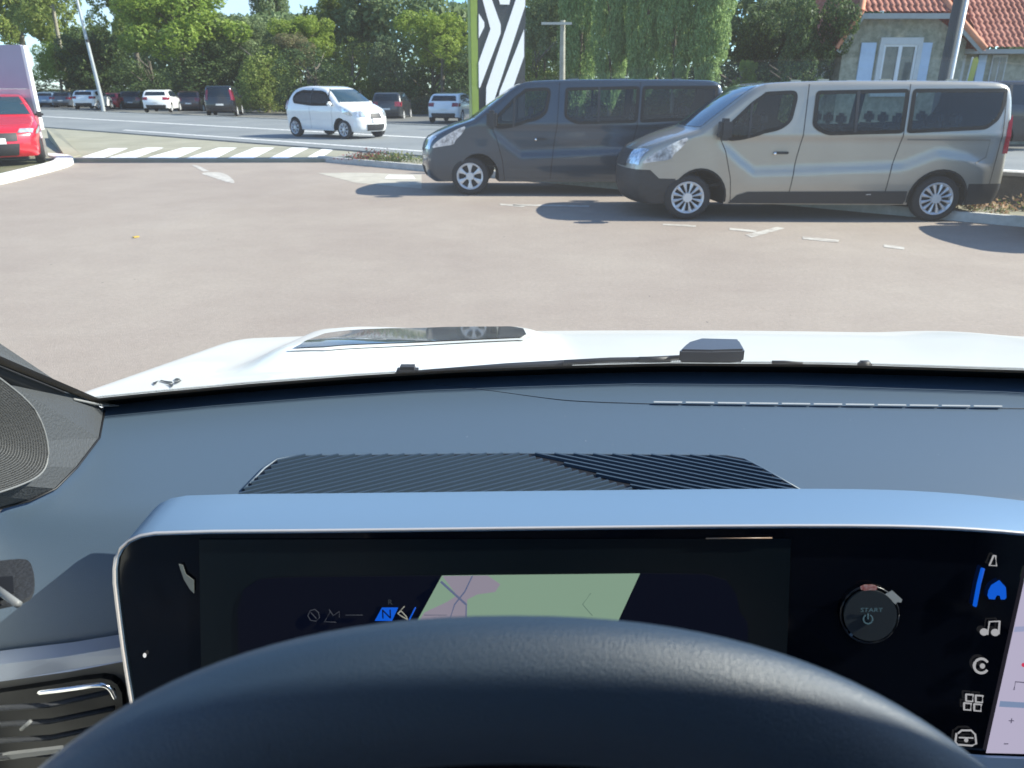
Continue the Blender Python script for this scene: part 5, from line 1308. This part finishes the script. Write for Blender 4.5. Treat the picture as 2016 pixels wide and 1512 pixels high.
def onhood(px, py, lift=.003):
    r_ = ray(px, py); t = .9; best = None
    while t < 2.6:
        p = C0+r_*t
        if p.z < hoodz(p.x, p.y): return Vector((p.x, p.y, hoodz(p.x, p.y)+lift))
        t += .003
    return hdp(px, py, .47, lift)
def hoodpatch(name, px, m, lift=.003, par=None, n_=6):
    P = [onhood(x, y, lift) for x, y in px]; bm = bmesh.new()
    # subdivided patch laid over the bonnet
    c = sum(P, Vector())/len(P)
    f = bm.faces.new([bm.verts.new((p.x, p.y, 0)) for p in P])
    for ax in (0, 1):
        lo = min(v.co[ax] for v in bm.verts); hi = max(v.co[ax] for v in bm.verts)
        for k in range(1, 14):
            nn = [0, 0, 0]; nn[ax] = 1; cc = [0, 0, 0]; cc[ax] = lo+(hi-lo)*k/14
            bmesh.ops.bisect_plane(bm, geom=bm.verts[:]+bm.edges[:]+bm.faces[:], plane_co=cc, plane_no=nn)
    for v in bm.verts: v.co.z = hoodz(v.co.x, v.co.y)+lift
    bm.normal_update()
    fl = [f for f in bm.faces if f.normal.z < 0]
    if fl: bmesh.ops.reverse_faces(bm, faces=fl)
    return hob(name, bm, m, par or hood, True)
hoodpatch('indicator_lens', [(578, 690), (592, 682), (640, 660), (668, 656), (770, 650), (880, 647), (1005, 646), (1030, 650), (1036, 662), (1026, 668), (800, 678), (640, 687)], mat('lens_black', (.03, .04, .045), rough=.22, coat=1, col2=(.09, .11, .11), nscale=14), .004)
hoodpatch('lens_surround', [(566, 694), (586, 680), (636, 657), (668, 652), (770, 647.5), (880, 645.5), (1008, 644.8), (1044, 650), (1050, 664), (1030, 672), (800, 683), (640, 692)], WHC, .002)
BK = mat('mark_black', (.01, .012, .012), rough=.4)
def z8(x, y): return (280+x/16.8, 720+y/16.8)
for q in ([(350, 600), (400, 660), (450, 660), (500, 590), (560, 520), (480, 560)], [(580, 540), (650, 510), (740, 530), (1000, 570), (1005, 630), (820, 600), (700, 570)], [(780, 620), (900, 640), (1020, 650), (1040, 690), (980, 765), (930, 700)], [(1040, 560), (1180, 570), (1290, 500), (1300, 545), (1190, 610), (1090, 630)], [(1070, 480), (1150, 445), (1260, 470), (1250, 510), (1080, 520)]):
    hoodpatch('bonnet_mark', [z8(*p_) for p_ in q], BK, .002)  # irregular black shapes laid over the bonnet
# cowl panel and wiper
bm = bmesh.new(); 
for i in range(40):
    X0 = XL+(XR-XL)*i/40; X1 = XL+(XR-XL)*(i+1)/40
    A = [(X, y, z) for X in (X0, X1) for y, z in ((cowY(X)-.02, ZC-.03), (min(cowY(X)+.06, 1.22), ZC-.055))]
    bm.faces.new([bm.verts.new(A[k]) for k in (0, 2, 3, 1)])
hob('cowl_panel', bm, BLACKP)
def wz(px, py, drop=.378): return onz(px, py, H-drop)
bm = bmesh.new(); tube(bm, [wz(778, 738), wz(900, 731), wz(1000, 724), wz(1124, 716)], [.005, .008, .009, .008], 8, flat=.8); wb = hob('wiper', bm, mat('wiper_black', (.02, .022, .026), rough=.35), None, True, 50)
bm = bmesh.new(); box(bm, wz(803, 734), (.03, .022, .022), bev=.005); hob('wiper_clip', bm, BLACKP, wb)
bm = bmesh.new(); tube(bm, [wz(1110, 714, .372), wz(1200, 709, .372), wz(1262, 708, .370), wz(1345, 704, .366)], .0042, 8); hob('wiper_arm', bm, mat('wiper_black', (.02, .022, .026), rough=.35), wb, True)
bm = bmesh.new(); P = [wz(x, y, .366) for x, y in ((1335, 715), (1352, 698), (1378, 690), (1452, 692), (1464, 714), (1400, 716))]; prism(bm, P, (0, 0, .020)); bmesh.ops.bevel(bm, geom=bm.edges[:], offset=.003, segments=2, affect='EDGES'); hob('wiper_cap', bm, mat('wiper_cap', (.045, .05, .06), rough=.3), wb, True, 40)
bm = bmesh.new(); tube(bm, [wz(1258, 708, .369), wz(1320, 707, .367)], .0045, 8); hob('wiper_joint', bm, BLACKP, wb, True)
bm = bmesh.new(); tube(bm, [wz(1520, 713), wz(1545, 713), wz(1580, 716)], .0025, 6); hob('washer_jet', bm, BLACKP, host, True)
bm = bmesh.new(); box(bm, wz(1702, 720), (.018, .014, .014), bev=.003); hob('washer_jet', bm, BLACKP, host, True)
# small debris on the asphalt
bm = bmesh.new()
for (x, y) in ((268, 468),): 
    if y > 600: continue
    p = onz(x, y, 0); box(bm, (p.x, p.y, .012), (.07, .04, .012), rot=Matrix.Rotation(x, 3, 'Z'))
tag(bmo('fallen_leaves', bm, mat('leaf_yellow', (.50, .34, .05), rough=.8)), kind='stuff', label='fallen yellow leaf scraps on the asphalt', cat='leaves')
bpy.context.view_layer.update()
